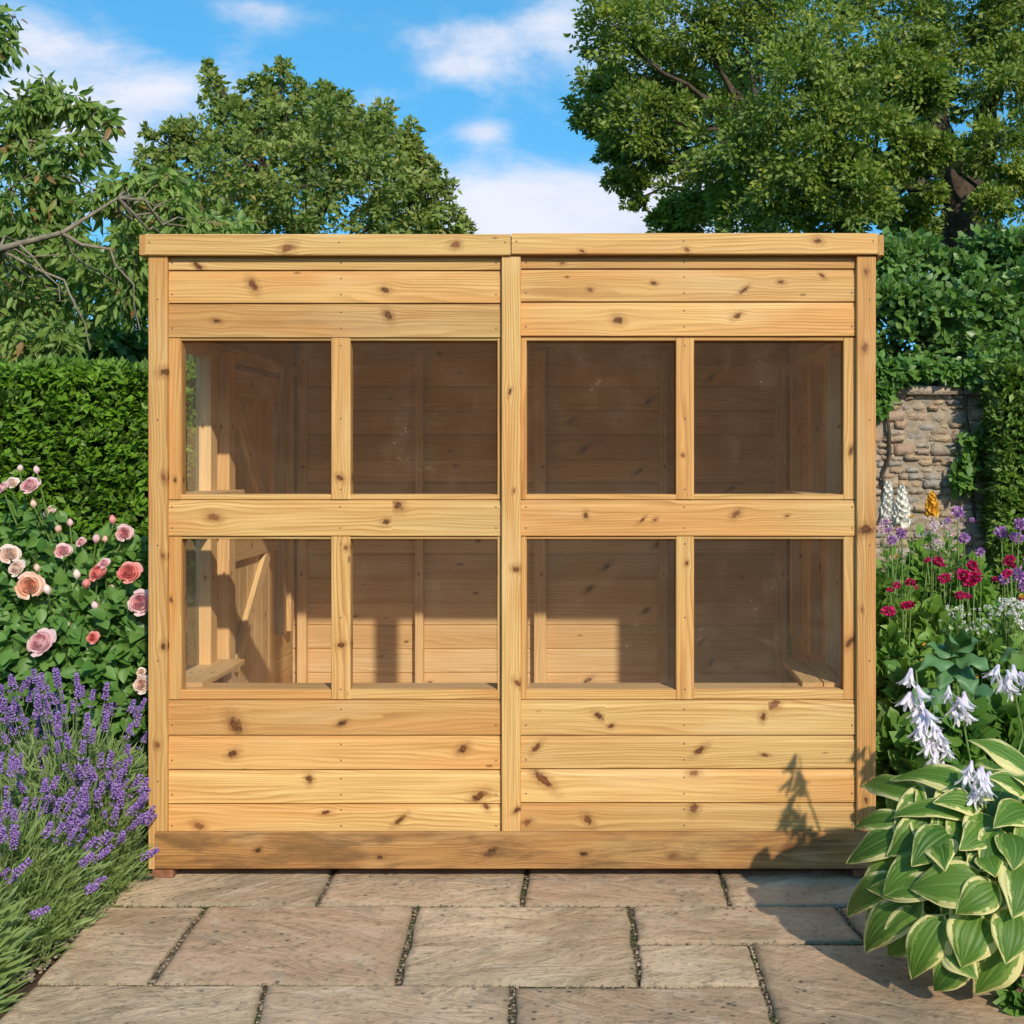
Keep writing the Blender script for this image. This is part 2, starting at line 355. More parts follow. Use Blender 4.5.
# paving
def slab_mat():
    m, n_, out = new_mat('sandstone'); p = n_.node('ShaderNodeTexCoord').outputs['Object']
    rn = n_.attr('rnd', 'Fac')
    x_, y_, z_ = n_.sep(p); off = n_.m('MULTIPLY', rn, 31.0)
    q = n_.xyz(n_.m('ADD', x_, off), y_, off)
    a = n_.noise(q, 2.2, 5, .6, .8); b = n_.noise(n_.xyz(n_.m('MULTIPLY', x_, 4.5), n_.m('ADD', n_.m('MULTIPLY', y_, 8), n_.m('MULTIPLY', x_, n_.lin(rn, 0, 1, -5, 6))), off), 1, 7, .62, 1.1)
    c = n_.noise(q, 42, 6, .75); d = n_.noise(q, 5, 6, .7, .5)
    col = n_.mix(n_.smooth(a, .32, .68), (.45, .315, .19), (.68, .51, .33))
    col = n_.mix(n_.m('MULTIPLY', n_.smooth(rn, .2, .9), .75), col, (.47, .30, .185))
    col = n_.mix(n_.m('MULTIPLY', n_.smooth(b, .5, .7), .42), col, (.29, .2, .125))
    st_ = n_.noise(n_.xyz(n_.m('ADD', x_, off), n_.m('ADD', y_, 7), off), 1.4, 6, .7, 1.2)
    col = n_.mix(n_.m('MULTIPLY', n_.smooth(st_, .5, .68), .5), col, (.29, .23, .15)); col = n_.mix(n_.m('MULTIPLY', n_.smooth(st_, .46, .34), .45), col, (.60, .40, .26))
    col = n_.mix(n_.m('MULTIPLY', n_.smooth(b, .5, .3), .55), col, (.62, .51, .36))
    col = n_.mix(n_.m('MULTIPLY', n_.smooth(d, .5, .7), .5), col, (.20, .185, .12))
    col = n_.mix(n_.m('MULTIPLY', n_.smooth(c, .53, .63), .55), col, (.16, .125, .085))
    sp = n_.voro(q, 26)
    col = n_.mix(n_.m('MULTIPLY', n_.m('MULTIPLY', n_.m('SUBTRACT', 1, n_.smooth(sp, .10, .24)), n_.smooth(d, .47, .60)), .9), col, (.07, .06, .045))
    edge = n_.attr('edge', 'Fac')
    col = n_.mix(n_.m('MULTIPLY', edge, .5), col, (.15, .14, .08))
    h = n_.m('ADD', n_.m('MULTIPLY', b, 1.2), n_.m('MULTIPLY', c, .25)); h = n_.m('ADD', h, n_.m('MULTIPLY', a, .8))
    principled(n_, out, col, n_.lin(a, .3, .7, .6, .8), .3, n_.bump(h, 1.0, .018)); return m
def mortar_mat():
    m, n_, out = new_mat('joint_grit'); p = n_.node('ShaderNodeTexCoord').outputs['Object']
    v = n_.voro(p, 75); vc = n_.voro(p, 75, out='Color'); a = n_.noise(p, 5, 4, .6)
    s_ = n_.sep(vc)[0]
    col = n_.mix(n_.smooth(s_, .55, 1), (.10, .075, .045), (.36, .28, .19)); col = n_.mix(n_.m('MULTIPLY', n_.smooth(a, .48, .6), .8), col, (.055, .075, .02))
    principled(n_, out, col, .9, .2, n_.bump(n_.m('SUBTRACT', 1, v), 1.0, .012)); return m
SLAB = slab_mat()
quads = []
def Gp(px, py): g = G(px, py); return (g.x, g.y)
def slab(a, b, c, d):
    m_ = (np.array(a)+b+c+d)/4; quads.append(tuple(tuple(np.array(q)+np.sign(np.array(q)-m_)*.0028) for q in (a, b, c, d)))   # tl, tr, br, bl (far-left, far-right, near-right, near-left)
def slabp(*q): slab(*[Gp(*p) for p in q])
yb = .5   # far edge runs a little way under the shed
def back(px, py):  # point on the far edge under the shed in line with this joint
    g = Gp(px, py); return (g[0], yb)
slab(back(137, 872), back(325, 872), Gp(314, 903), Gp(104, 903))
slab(back(329, 872), back(523, 872), Gp(519, 903), Gp(318, 903))
slab(back(528, 872), back(717, 872), Gp(727, 904), Gp(524, 903))
slab(back(721, 872), back(905, 872), Gp(925, 904), Gp(731, 904))
slabp((102, 906), (202, 906), (146, 981), (38, 981))
slabp((208, 906), (413, 906), (394, 982), (153, 981))
slabp((419, 906), (628, 906), (637, 983), (401, 982))
slabp((633, 906), (834, 906), (864, 940), (638, 941))
slabp((840, 907), (1090, 907), (1180, 942), (871, 940))
slabp((639, 944), (747, 944), (759, 984), (643, 984))
slabp((752, 943), (1215, 945), (1400, 1078), (796, 1078))
slabp((35, 985), (263, 985), (236, 1078), (-70, 1078))
slabp((268, 985), (509, 985), (507, 1078), (244, 1078))
slabp((516, 986), (760, 986), (791, 1078), (514, 1078))
y_ = Gp(500, 1081)[1]; r_ = random.Random(5)
for row in range(4):
    x_ = -1.9-r_.random()*.4
    while x_ < 2.6:
        w_ = r_.choice((.45, .6, .9)); slab((x_, y_), (x_+w_, y_), (x_+w_, y_-.56), (x_, y_-.56)); x_ += w_+.012
    y_ -= .572
V = []; T = []; RN = []; ED = []
for qi, (a, b, c, d) in enumerate(quads):
    A, B, C_, D_ = [np.array(p) for p in (a, b, c, d)]; nn = 26
    ss = np.linspace(0, 1, nn); ss = np.concatenate([[0, .006, .018], ss[1:-1], [.982, .994, 1]]); m_ = len(ss)
    r1 = np.random.default_rng(qi+50); tilt = r1.normal(size=2)*.002
    for iy, t in enumerate(ss):
        for ix, s_ in enumerate(ss):
            p = (A*(1-s_)+B*s_)*(1-t)+(D_*(1-s_)+C_*s_)*t
            e = min(min(ix, m_-1-ix), min(iy, m_-1-iy))
            w = fbm2(p[0], p[1], 14, qi)*.005+fbm2(p[0], p[1], 45, qi+9)*.002
            p = p+np.array([w, -w*.7])*(1 if e < 4 else .3)
            zz = .0016*fbm2(p[0], p[1], 9, qi+3)+.001*fbm2(p[0], p[1], 30, qi+5)+tilt[0]*(s_-.5)+tilt[1]*(t-.5)
            zz += {0: -.03, 1: -.0045, 2: -.0008}.get(e, 0)
            V.append((p[0], p[1], zz)); RN.append((qi*.377) % 1); ED.append(1 if e <= 1 else (.5 if e == 2 else 0))
    o_ = qi*m_*m_
    for iy in range(m_-1):
        for ix in range(m_-1):
            i = o_+iy*m_+ix; T.append((i, i+m_, i+m_+1, i+1))
me = tri_mesh('paving', V, T, SLAB, smooth=True)
for k_, arr in (('rnd', RN), ('edge', ED)):
    a_ = me.attributes.new(k_, 'FLOAT', 'POINT'); a_.data.foreach_set('value', np.array(arr, np.float32))
tag(obj('patio', me), kind='structure')
J = [Gp(140, 872), Gp(101, 904), Gp(36, 983), Gp(-68, 1076)]
poly = [(J[0][0], .5)]+J+[(-2.2, -3.9), (2.6, -3.9), (2.6, -1.4), (1.9, -.2), (1.55, .5)]
tag(obj('patio_joints', raw_mesh('patio_joints', [(a, b, -.011) for a, b in poly], [tuple(range(len(poly)))], mortar_mat())), kind='structure')

def pebbles(name, pts, szs, mat, kind='stuff', label=None):
    V = []; T = []
    import bmesh
    bm = bmesh.new(); bmesh.ops.create_icosphere(bm, subdivisions=1, radius=1); bv = np.array([v.co[:] for v in bm.verts]); bf = np.array([[v.index for v in f.verts] for f in bm.faces]); bm.free()
    for i, (p, s_) in enumerate(zip(pts, szs)):
        v = bv*(1+.22*rng.normal(size=bv.shape))*np.array([1, .8, .55])*s_
        a = rng.random()*6.28; c_, s2 = math.cos(a), math.sin(a)
        v = v@np.array([[c_, s2, 0], [-s2, c_, 0], [0, 0, 1]]); T.append(bf+len(bv)*i); V.append(v+np.array(p))
    o = obj(name, tri_mesh(name, np.concatenate(V), np.concatenate(T), mat, smooth=True)); tag(o, label, 'gravel' if label else None, kind=kind); return o
pp = []; ps = []
for _ in range(520):    # loose stones along the bed edge
    t = rng.random(); a = np.array(J[0])*(1-t)+np.array(J[2])*t; off = abs(rng.normal())*.09+.01
    pp.append((a[0]-off, a[1]-off*.3, .0)); ps.append(.004+.009*rng.random()**2)
for (px, py, q) in ((104, 909, .022), (97, 914, .018), (90, 919, .016), (92, 905, .02), (110, 903, .015), (120, 893, .013), (84, 928, .014)):
    g = G(px, py); pp.append((g.x-.015, g.y, .006)); ps.append(q)
pebbles('gravel', pp, ps, PEB, 'stuff', 'loose brown and cream stones along the lavender bed edge')
pp = []; ps = []
for a, b, c, d in quads[:14]:
    for (p, q) in ((a, b), (b, c), (c, d)):
        for _ in range(26):
            t = rng.random(); pp.append((p[0]*(1-t)+q[0]*t+rng.normal()*.002+(.008 if q is c else 0), p[1]*(1-t)+q[1]*t+(.007 if q is b else 0), -.007)); ps.append(.0025+.005*rng.random()**2)
pp = [p for p in pp if p[1] < .05]; ps = ps[:len(pp)]
pebbles('joint_grit', pp, ps, PEB, 'stuff', 'small stones and grit packed in the patio joints')

# ---------------------------------------------------------------- timber builder
class Timber:
    def __init__(s): s.V = []; s.Fc = []; s.mi = []; s.wv = []; s.kn = []; s.wt = []
    def face(s, idx, wv, kn, wt, mi=0): s.Fc.append(tuple(idx)); s.mi.append(mi); s.wv += wv; s.kn += kn; s.wt += [wt]*len(idx)
    def board(s, O, L, Wd, length, width, thick, knots=(), prof=None, tone=None, hue=0.0, seed=None):
        """O lower corner of the front face, L along, Wd across, front normal = L x Wd"""
        O = Vector(O); L = Vector(L).normalized(); Wd = Vector(Wd).normalized(); N = L.cross(Wd)
        rn = random.random() if seed is None else seed; tone = tone if tone is not None else random.uniform(.80, 1.10)
        uo = random.uniform(0, 20)
        if prof is None:
            ch = min(.0025, width*.1); prof = [(ch, 0), (width-ch, 0), (width, -ch), (width, -thick), (0, -thick), (0, -ch)]
        ks = sorted(knots); cuts = [0]+[(ks[i][0]+ks[i+1][0])/2 for i in range(len(ks)-1)]+[length]
        K = ks if ks else [(50, 50, .01)]
        base = len(s.V)
        for cu in cuts:
            for (w, nn) in prof: s.V.append(O+L*cu+Wd*w+N*nn)
        m_ = len(prof); wt = (tone, hue, 0)
        for ci in range(len(cuts)-1):
            ku, kv, kz = K[min(ci, len(K)-1)]
            for j in range(m_):
                j2 = (j+1) % m_; (w0, n0), (w1, n1) = prof[j], prof[j2]
                a, b = base+ci*m_+j, base+ci*m_+j2; c, d = b+m_, a+m_
                va, vb = w0-n0*.7, w1-n1*.7
                s.face((a, d, c, b), [(cuts[ci]+uo, va, rn), (cuts[ci+1]+uo, va, rn), (cuts[ci+1]+uo, vb, rn), (cuts[ci]+uo, vb, rn)],
                       [(cuts[ci]-ku, va-kv, kz), (cuts[ci+1]-ku, va-kv, kz), (cuts[ci+1]-ku, vb-kv, kz), (cuts[ci]-ku, vb-kv, kz)], wt)
        for rev, ci in ((0, 0), (1, len(cuts)-1)):
            idx = [base+ci*m_+j for j in range(m_)]; at = [(p[0]*.15+uo, p[1]*3+p[0], rn) for p in prof]
            if rev: idx = idx[::-1]; at = at[::-1]
            s.face(idx, at, [(50, 50, .01)]*m_, (tone*.85, .3, 0))
    def nail(s, c, N, r=.0028):
        N = Vector(N).normalized(); U = N.orthogonal().normalized(); V_ = N.cross(U); b = len(s.V); k = 8
        for j in range(k): s.V.append(Vector(c)+N*.0006+(U*math.cos(j*math.tau/k)+V_*math.sin(j*math.tau/k))*r)
        s.face(range(b, b+k), [(0, 0, 0)]*k, [(50, 50, 1)]*k, (1, 0, 0), 1)
    def build(s, name, parent, mat=None):
        me = raw_mesh(name, s.V, s.Fc, [mat or WOOD, NAIL], s.mi)
        for k_, arr in (('wv', s.wv), ('kn', s.kn), ('wt', s.wt)):
            a = me.attributes.new(k_, 'FLOAT_VECTOR', 'CORNER'); a.data.foreach_set('vector', np.array(arr, np.float32).ravel())
        return obj(name, me, parent)
XA, ZA, YA = (1, 0, 0), (0, 0, 1), (0, 1, 0)
shed = thing('potting_shed', 'pale pine potting shed with eight window panes standing on the stone patio', 'shed', (0, 0, 0))
def front_board(t, x0, x1, y0, y1, knots=(), yf=0.0, th=.016, ship=True, tone=None, hue=0.0, vert=False):
    """pixel rectangle on the front; knots in pixels"""
    q_ = (D+yf)/F; fx = lambda p: CX+(p-VX)*q_; fz = lambda p: H-(p-VY)*q_
    X0, X1, Z0, Z1 = fx(x0), fx(x1), fz(y1), fz(y0)
    if vert:   # runs up: L = z, W = -x -> N = z x -x = -y
        ks = [(fz(ky)-Z0, X1-fx(kx), r_*random.uniform(.75, 1.35)/S0) for kx, ky, r_ in knots]
        t.board((X1, yf, Z0), ZA, (-1, 0, 0), Z1-Z0, X1-X0, th, ks, None, tone, hue)
    else:      # L = x, W = z -> N = x x z = -y
        ks = [(fx(kx)-X0, fz(ky)-Z0, r_*random.uniform(.75, 1.35)/S0) for kx, ky, r_ in knots]
        h = Z1-Z0; prof = None
        if ship:
            g = .0032; prof = [(g*.0, -.002), (.0015, 0), (h-.024, 0), (h-.016, -.0035), (h-.004, -.0045), (h-.0025, -.012), (h, -.0125), (h, -th), (0, -th)]
        t.board((X0, yf, Z0), XA, ZA, X1-X0, h, th, ks, prof, tone, hue)
# upper cladding
for side, (x0, x1), rows in (('l', (167, 501), [(256, 270, [(198, 266, 3)]), (270, 303, [(253, 285, 4), (385, 290, 3.4)]), (303, 337.5, [(217, 321, 4), (388, 315, 2.6)])]),
                             ('r', (521, 857), [(256, 268.5, [(562, 263, 2)]), (268.5, 301.5, [(590, 290, 3.2), (567, 277, 1.8), (654, 283, 2.6), (744, 290, 3), (781, 282, 2.6), (822, 275, 2)]), (301.5, 336, [(618, 320, 3.6), (737, 316, 3)])])):
    t = Timber()
    for (a, b, kn) in rows:
        front_board(t, x0, x1, a, b, kn, hue=random.uniform(-.3, .6))
        mx_ = 341 if side == 'l' else 684
        for yy in ((a+b)/2-8, (a+b)/2+8) if b-a > 20 else ((a+b)/2,): t.nail((FX(mx_), 0, FZ(yy)), (0, -1, 0))
        for xx in (x0+5, x1-5): t.nail((FX(xx), 0, FZ((a+b)/2+8 if b-a > 20 else (a+b)/2)), (0, -1, 0))
    t.build('upper_cladding', shed)
for side, (x0, x1), rows in (('l', (167, 501), [(699.5, 735, [(235, 725, 4.5), (342, 723, 3.6)]), (735, 769.5, [(233, 754, 4.2), (463, 749, 3)]), (769.5, 803.5, [(309, 779, 3.4), (479, 796, 4)]), (803.5, 832, [(199, 826, 3.6), (326, 812, 3), (400, 820, 3.2), (486, 806, 3)])]),
                             ('r', (521, 857), [(699.5, 735, [(599, 716, 3.8), (611, 726, 3), (763, 717, 3), (774, 704, 3.6)]), (735, 768.5, [(537, 747, 2.2), (700, 750, 3.8), (765, 755, 2.6)]), (768.5, 802.5, [(543, 779, 3.6), (694, 773, 3.6)]), (802.5, 832, [(527, 822, 3.2), (588, 820, 3), (694, 808, 4)])])):
    t = Timber()
    for (a, b, kn) in rows:
        front_board(t, x0, x1, a, b, kn, hue=random.uniform(-.3, .7))
        mx_ = 341 if side == 'l' else 684
        for yy in ((a+b)/2-8, (a+b)/2+8): t.nail((FX(mx_), 0, FZ(yy)), (0, -1, 0))
        for xx in (x0+5, x1-5): t.nail((FX(xx), 0, FZ((a+b)/2+8)), (0, -1, 0))
    t.build('lower_cladding', shed)
# mid rails
for x0, x1, kn, mx_ in ((167, 501, [(214, 517, 4.2), (398, 505, 4.4), (386, 522, 3.2)], 340), (521, 857, [(586, 515, 1.8), (642, 520, 1.8), (655, 520, 1.7), (736, 514, 3.4), (787, 516, 2)], 684)):
    t = Timber(); front_board(t, x0, x1, 499.5, 536, kn, yf=-.001, th=.018, tone=1.0)
    for xx in (x0+5, mx_, x1-5):
        for yy in (507, 528): t.nail((FX(xx), -.001, FZ(yy)), (0, -1, 0))
    t.build('mid_rail', shed)
# posts
for x0, x1, kn, y1 in ((148, 167, [(165, 372, 3), (164, 478, 3), (163, 556, 2.6), (163, 646, 3.4), (157, 745, 2)], 869), (857, 876, [(866, 272, 3.4), (865, 348, 3.2), (865, 530, 3.2), (862, 610, 2.4), (866, 800, 2.6)], 869)):
    t = Timber(); front_board(t, x0, x1, 256, y1, kn, yf=-.018, th=.070, vert=True, tone=.9, hue=.35)
    for yy in (300, 420, 545, 660, 780): t.nail((FX((x0+x1)/2+2), -.018, FZ(yy)), (0, -1, 0))
    t.build('corner_post', shed)
t = Timber(); front_board(t, 501.5, 520.5, 256.5, 832, [(510, 392, 2.6), (514, 491, 2.4), (516, 569, 3), (517, 683, 2), (517, 810, 2.4)], yf=-.019, th=.06, vert=True, tone=1.0, hue=-.15)
t.build('centre_post', shed)
# mullions, window frames, sills and panes
def glass_mat():
    m, n_, out = new_mat('glazing'); p = n_.node('ShaderNodeTexCoord').outputs['Object']
    a = n_.noise(p, 3.2, 2, .5, .6); sc = n_.noise(p, 7, 5, .75, .2)
    x_, y_, z_ = n_.sep(p)
    streak = n_.noise(n_.xyz(n_.m('MULTIPLY', x_, 16), n_.m('MULTIPLY', y_, 16), n_.m('MULTIPLY', z_, 3)), 1, 4, .6, 1.0)
    bmp = n_.bump(a, .55, .012)
    gl = n_.node('ShaderNodeBsdfGlossy'); gl.inputs['Roughness'].default_value = .035; n_.l.new(bmp, gl.inputs['Normal'])
    tr = n_.node('ShaderNodeBsdfTransparent'); tr.inputs[0].default_value = (.985, .985, .975, 1)
    fr = n_.node('ShaderNodeFresnel'); fr.inputs[0].default_value = 1.49; n_.l.new(bmp, fr.inputs['Normal'])
    m1 = n_.node('ShaderNodeMixShader'); n_.l.new(n_.m('MULTIPLY', fr.outputs[0], 1.35, clamp=True), m1.inputs[0]); n_.l.new(tr.outputs[0], m1.inputs[1]); n_.l.new(gl.outputs[0], m1.inputs[2])
    df = n_.node('ShaderNodeBsdfDiffuse'); df.inputs[0].default_value = (.62, .47, .33, 1)  # warm veil paints reflected haze into the panes, lifting the interior
    m2 = n_.node('ShaderNodeMixShader')
    sp = n_.voro(p, 70); spm = n_.m('MULTIPLY', n_.m('SUBTRACT', 1, n_.smooth(sp, .05, .2)), n_.smooth(sc, .58, .68))
    f = n_.m('ADD', n_.m('ADD', .040, n_.m('MULTIPLY', n_.smooth(sc, .42, .8), .045)), n_.m('MULTIPLY', n_.smooth(streak, .58, .85), .03)); f = n_.m('ADD', f, n_.m('MULTIPLY', spm, .45))
    n_.put(m2.inputs[0], f); n_.l.new(m1.outputs[0], m2.inputs[1]); n_.l.new(df.outputs[0], m2.inputs[2])
    n_.l.new(m2.outputs[0], out.inputs['Surface']); return m
GLASS = glass_mat()
def box_mesh(name, x0, x1, y0, y1, z0, z1, mat, parent):
    V = [(x, y, z) for x in (x0, x1) for y in (y0, y1) for z in (z0, z1)]
    return obj(name, raw_mesh(name, V, [(0, 1, 3, 2), (4, 6, 7, 5), (0, 4, 5, 1), (2, 3, 7, 6), (0, 2, 6, 4), (1, 5, 7, 3)], mat), parent)
def pane(name, pts, parent):
    return obj(name, raw_mesh(name, pts, [(0, 1, 2, 3)], GLASS), parent)
for (a, b, kn) in ((337.5, 499.5, []), (536, 699.5, [])):
    top = a < 400
    for (x0, x1, k_) in ((331, 350, [(340, 478, 2.2)] if top else [(346, 548, 2.4), (341, 645, 2)]), (676, 694, [(683, 455, 2.4)] if top else [(687, 563, 2.2)])):
        t = Timber(); front_board(t, x0, x1, a+.3, b-.3, k_, yf=.0035, th=.05, vert=True, tone=1.0)
        for yy in (a+8, (a+b)/2, b-10): t.nail((FX((x0+x1)/2), .0035, FZ(yy)), (0, -1, 0))
        t.build('mullion', shed)
bays = [(167, 181, 331, None), (350, None, 497.5, 501), (521, 526.5, 676, None), (694, None, 843.5, 857)]
for top in (True, False):
    y0, y1, yb_ = (337.5, 499.5, 494.5) if top else (536, 699.5, 690)
    for bi, (xa, xb, xc, xd) in enumerate(bays):
        t = Timber(); gl0 = xa; gl1 = xd or xc
        if xb: front_board(t, xa, xb, y0+.3, y1-.3, [(175, 480, 3)] if bi == 0 and top else [(171, 600, 2)] if bi == 0 else [], yf=.005, th=.05, vert=True, tone=.93, hue=.3)
        if xd: front_board(t, xc, xd, y0+.3, y1-.3, ([(851, 450, 2.6)] if top else [(850, 642, 3)]) if bi == 3 else [], yf=.005, th=.05, vert=True, tone=.95, hue=.3)
        g0 = xb or xa; g1 = xc
        front_board(t, g0, g1, yb_, y1-.2, [], yf=.006, th=.045, ship=False, tone=1.0, hue=.1)
        front_board(t, g0, g1, y0+.2, y0+3, [], yf=.008, th=.035, ship=False, tone=.8)
        fr_ = t.build('window_frame', shed)
        X0, X1, Z0, Z1 = FX(g0)+.001, FX(g1)-.001, FZ(yb_)+.0005, FZ(y0+3)-.0005
        pane('pane', [(X0, .022, Z0), (X1, .022, Z0), (X1, .022, Z1), (X0, .022, Z1)], fr_)
    for side in (0, 1):   # inner ledge behind each pair of panes
        x0, x1 = ((184, 499) if side == 0 else (527, 842))
        dd = .05 if top else .085
        t = Timber(); zt = FZ(yb_)-.002
        t.board((FX(x0), .0235, zt+.002), XA, YA, FX(x1)-FX(x0), dd+.03, .02, [(.5, .03, .008)], tone=.9)
        t.build('window_ledge', shed, WOODI)
# plinth
t = Timber(); front_board(t, 155, 869, 832.5, 869, [(258, 850, 2.6), (380, 857, 3.4), (491, 852, 4.6), (584, 854, 3.2), (673, 856, 3.2), (789, 846, 2.6)], yf=-.034, th=.016, ship=False, tone=1.0)
t.build('plinth_board', shed, WOODP)
# roof fascia and roof
t = Timber(); front_board(t, 145, 510.6, 234, 255, [(288, 248, 5), (455, 245, 3.6)], yf=-.032, th=.02, ship=False, tone=.96)
for xx in (152, 340, 505): t.nail((FX(xx)+.003, -.032, FZ(244)), (0, -1, 0))
t.build('fascia_board', shed)
t = Timber(); front_board(t, 511.6, 878, 233, 254, [(582, 251, 1.6), (687, 250, 1.8), (818, 241, 3.2)], yf=-.033, th=.02, ship=False, tone=1.03, hue=.15)
for xx in (518, 684, 872): t.nail((FX(xx)-.003, -.033, FZ(243)), (0, -1, 0))
t.build('fascia_board', shed)
ROOF0, ROOF1 = FZ(234)-.006, 1.93     # front and back roof height
for sx in (-1, 1):
    t = Timber(); a = Vector((FX(145) if sx < 0 else FX(884), -.05, 0)); a.x = FX(139)+.0 if sx < 0 else FX(878)+.0005
    # side fascia seen end-on at the front corner
    wdt = .0195; prof = None
    L = Vector((0, 1.96, ROOF1-ROOF0)).normalized(); Wz = Vector((0, 0, 1)); 
    kk = (D-.030)/F; V0 = Vector((CX+(878.3-VX)*kk, -.030, H-(255-VY)*kk))
    if sx < 0: V0.x = CX+(139.3-VX)*kk
    # end grain faces the front: a bar running back along y
    hx, hz = .0185, .066; b_ = [(V0.x, V0.z), (V0.x+hx, V0.z), (V0.x+hx, V0.z+hz), (V0.x, V0.z+hz)]
    L2 = Vector((0, -1.95, ROOF0-ROOF1)); O_ = Vector((V0.x if sx < 0 else V0.x+hx, V0.y, V0.z))-L2
    if sx < 0: t.board(O_, L2, (0, 0, 1), L2.length, hz, hx, tone=.95, hue=.9)
    else: t.board(V0+Vector((hx, 0, 0)), -L2, (0, 0, 1), L2.length, hz, hx, tone=.95, hue=.9)
    t.build('side_fascia', shed)
XL, XR, YB = FX(152), FX(872), 1.85
V = [(XL-.02, -.012, ROOF0-.02), (XR+.02, -.012, ROOF0-.02), (XR+.02, YB+.05, ROOF1-.02), (XL-.02, YB+.05, ROOF1-.02)]
V += [(a, b, c+.016) for a, b, c in V]
obj('roof', raw_mesh('roof', V, [(0, 3, 2, 1), (4, 5, 6, 7), (0, 1, 5, 4), (1, 2, 6, 5), (2, 3, 7, 6), (3, 0, 4, 7)], FELT), shed)
t = Timber()   # roof boards seen from inside
dz = (ROOF1-ROOF0)/(YB+.085)
for k in range(19):
    y0 = .018+k*.0955; t.board((XR-.02, y0, ROOF0-.024+dz*y0), (-1, 0, 0), (0, .0955, dz*.0955), XR-XL-.04, .0945, .014, [(random.uniform(.3, 2), .05, .01)], tone=.85)
t.build('roof_boards', shed, WOODI)
for yy in (.62, 1.25):
    t = Timber(); t.board((XL+.06, yy, ROOF0-.115+dz*yy), XA, ZA, XR-XL-.12, .07, .04); t.build('roof_joist', shed, WOODI)
# back wall
t = Timber(); zz = .03
while zz < ROOF1-.06:
    h_ = min(.112, ROOF1-.045-zz)
    t.board((XL+.01, YB-.02, zz), XA, ZA, XR-XL-.02, h_, .016, [(random.uniform(.2, .9), random.uniform(.03, .08), .009), (random.uniform(1.2, 2.1), random.uniform(.03, .08), .012)],
            [(0, -.002), (.002, 0), (h_-.012, 0), (h_-.008, -.006), (h_, -.006), (h_, -.016), (0, -.016)], hue=random.uniform(-.2, .4)); zz += h_
t.board((XL+.01, YB-.045, ROOF1-.12), XA, ZA, XR-XL-.02, .115, .022, [(.7, .05, .008)])
t.build('back_wall', shed, WOODI)
def bx_at(px, Y): return CX+(px-VX)*(Y+D)/F
for p0, p1 in ((297, 306), (415, 423), (534, 546), (659, 668), (776, 787)):
    t = Timber(); t.board((bx_at(p1, YB-.07), YB-.075, .03), ZA, (-1, 0, 0), ROOF1-.09, bx_at(p1, YB-.07)-bx_at(p0, YB-.07), .05, [(.8, .02, .006), (1.3, .015, .006)])
    t.build('stud', shed, WOODI)
# floor, hidden under the ledges but there
t = Timber()
for k in range(16): t.board((XR-.03, .03+k*.113, .075), (-1, 0, 0), YA, XR-XL-.06, .111, .018) if False else t.board((XL+.03, .03+k*.113, .075), XA, YA, XR-XL-.06, .111, .018)
t.build('floor', shed, WOODI)
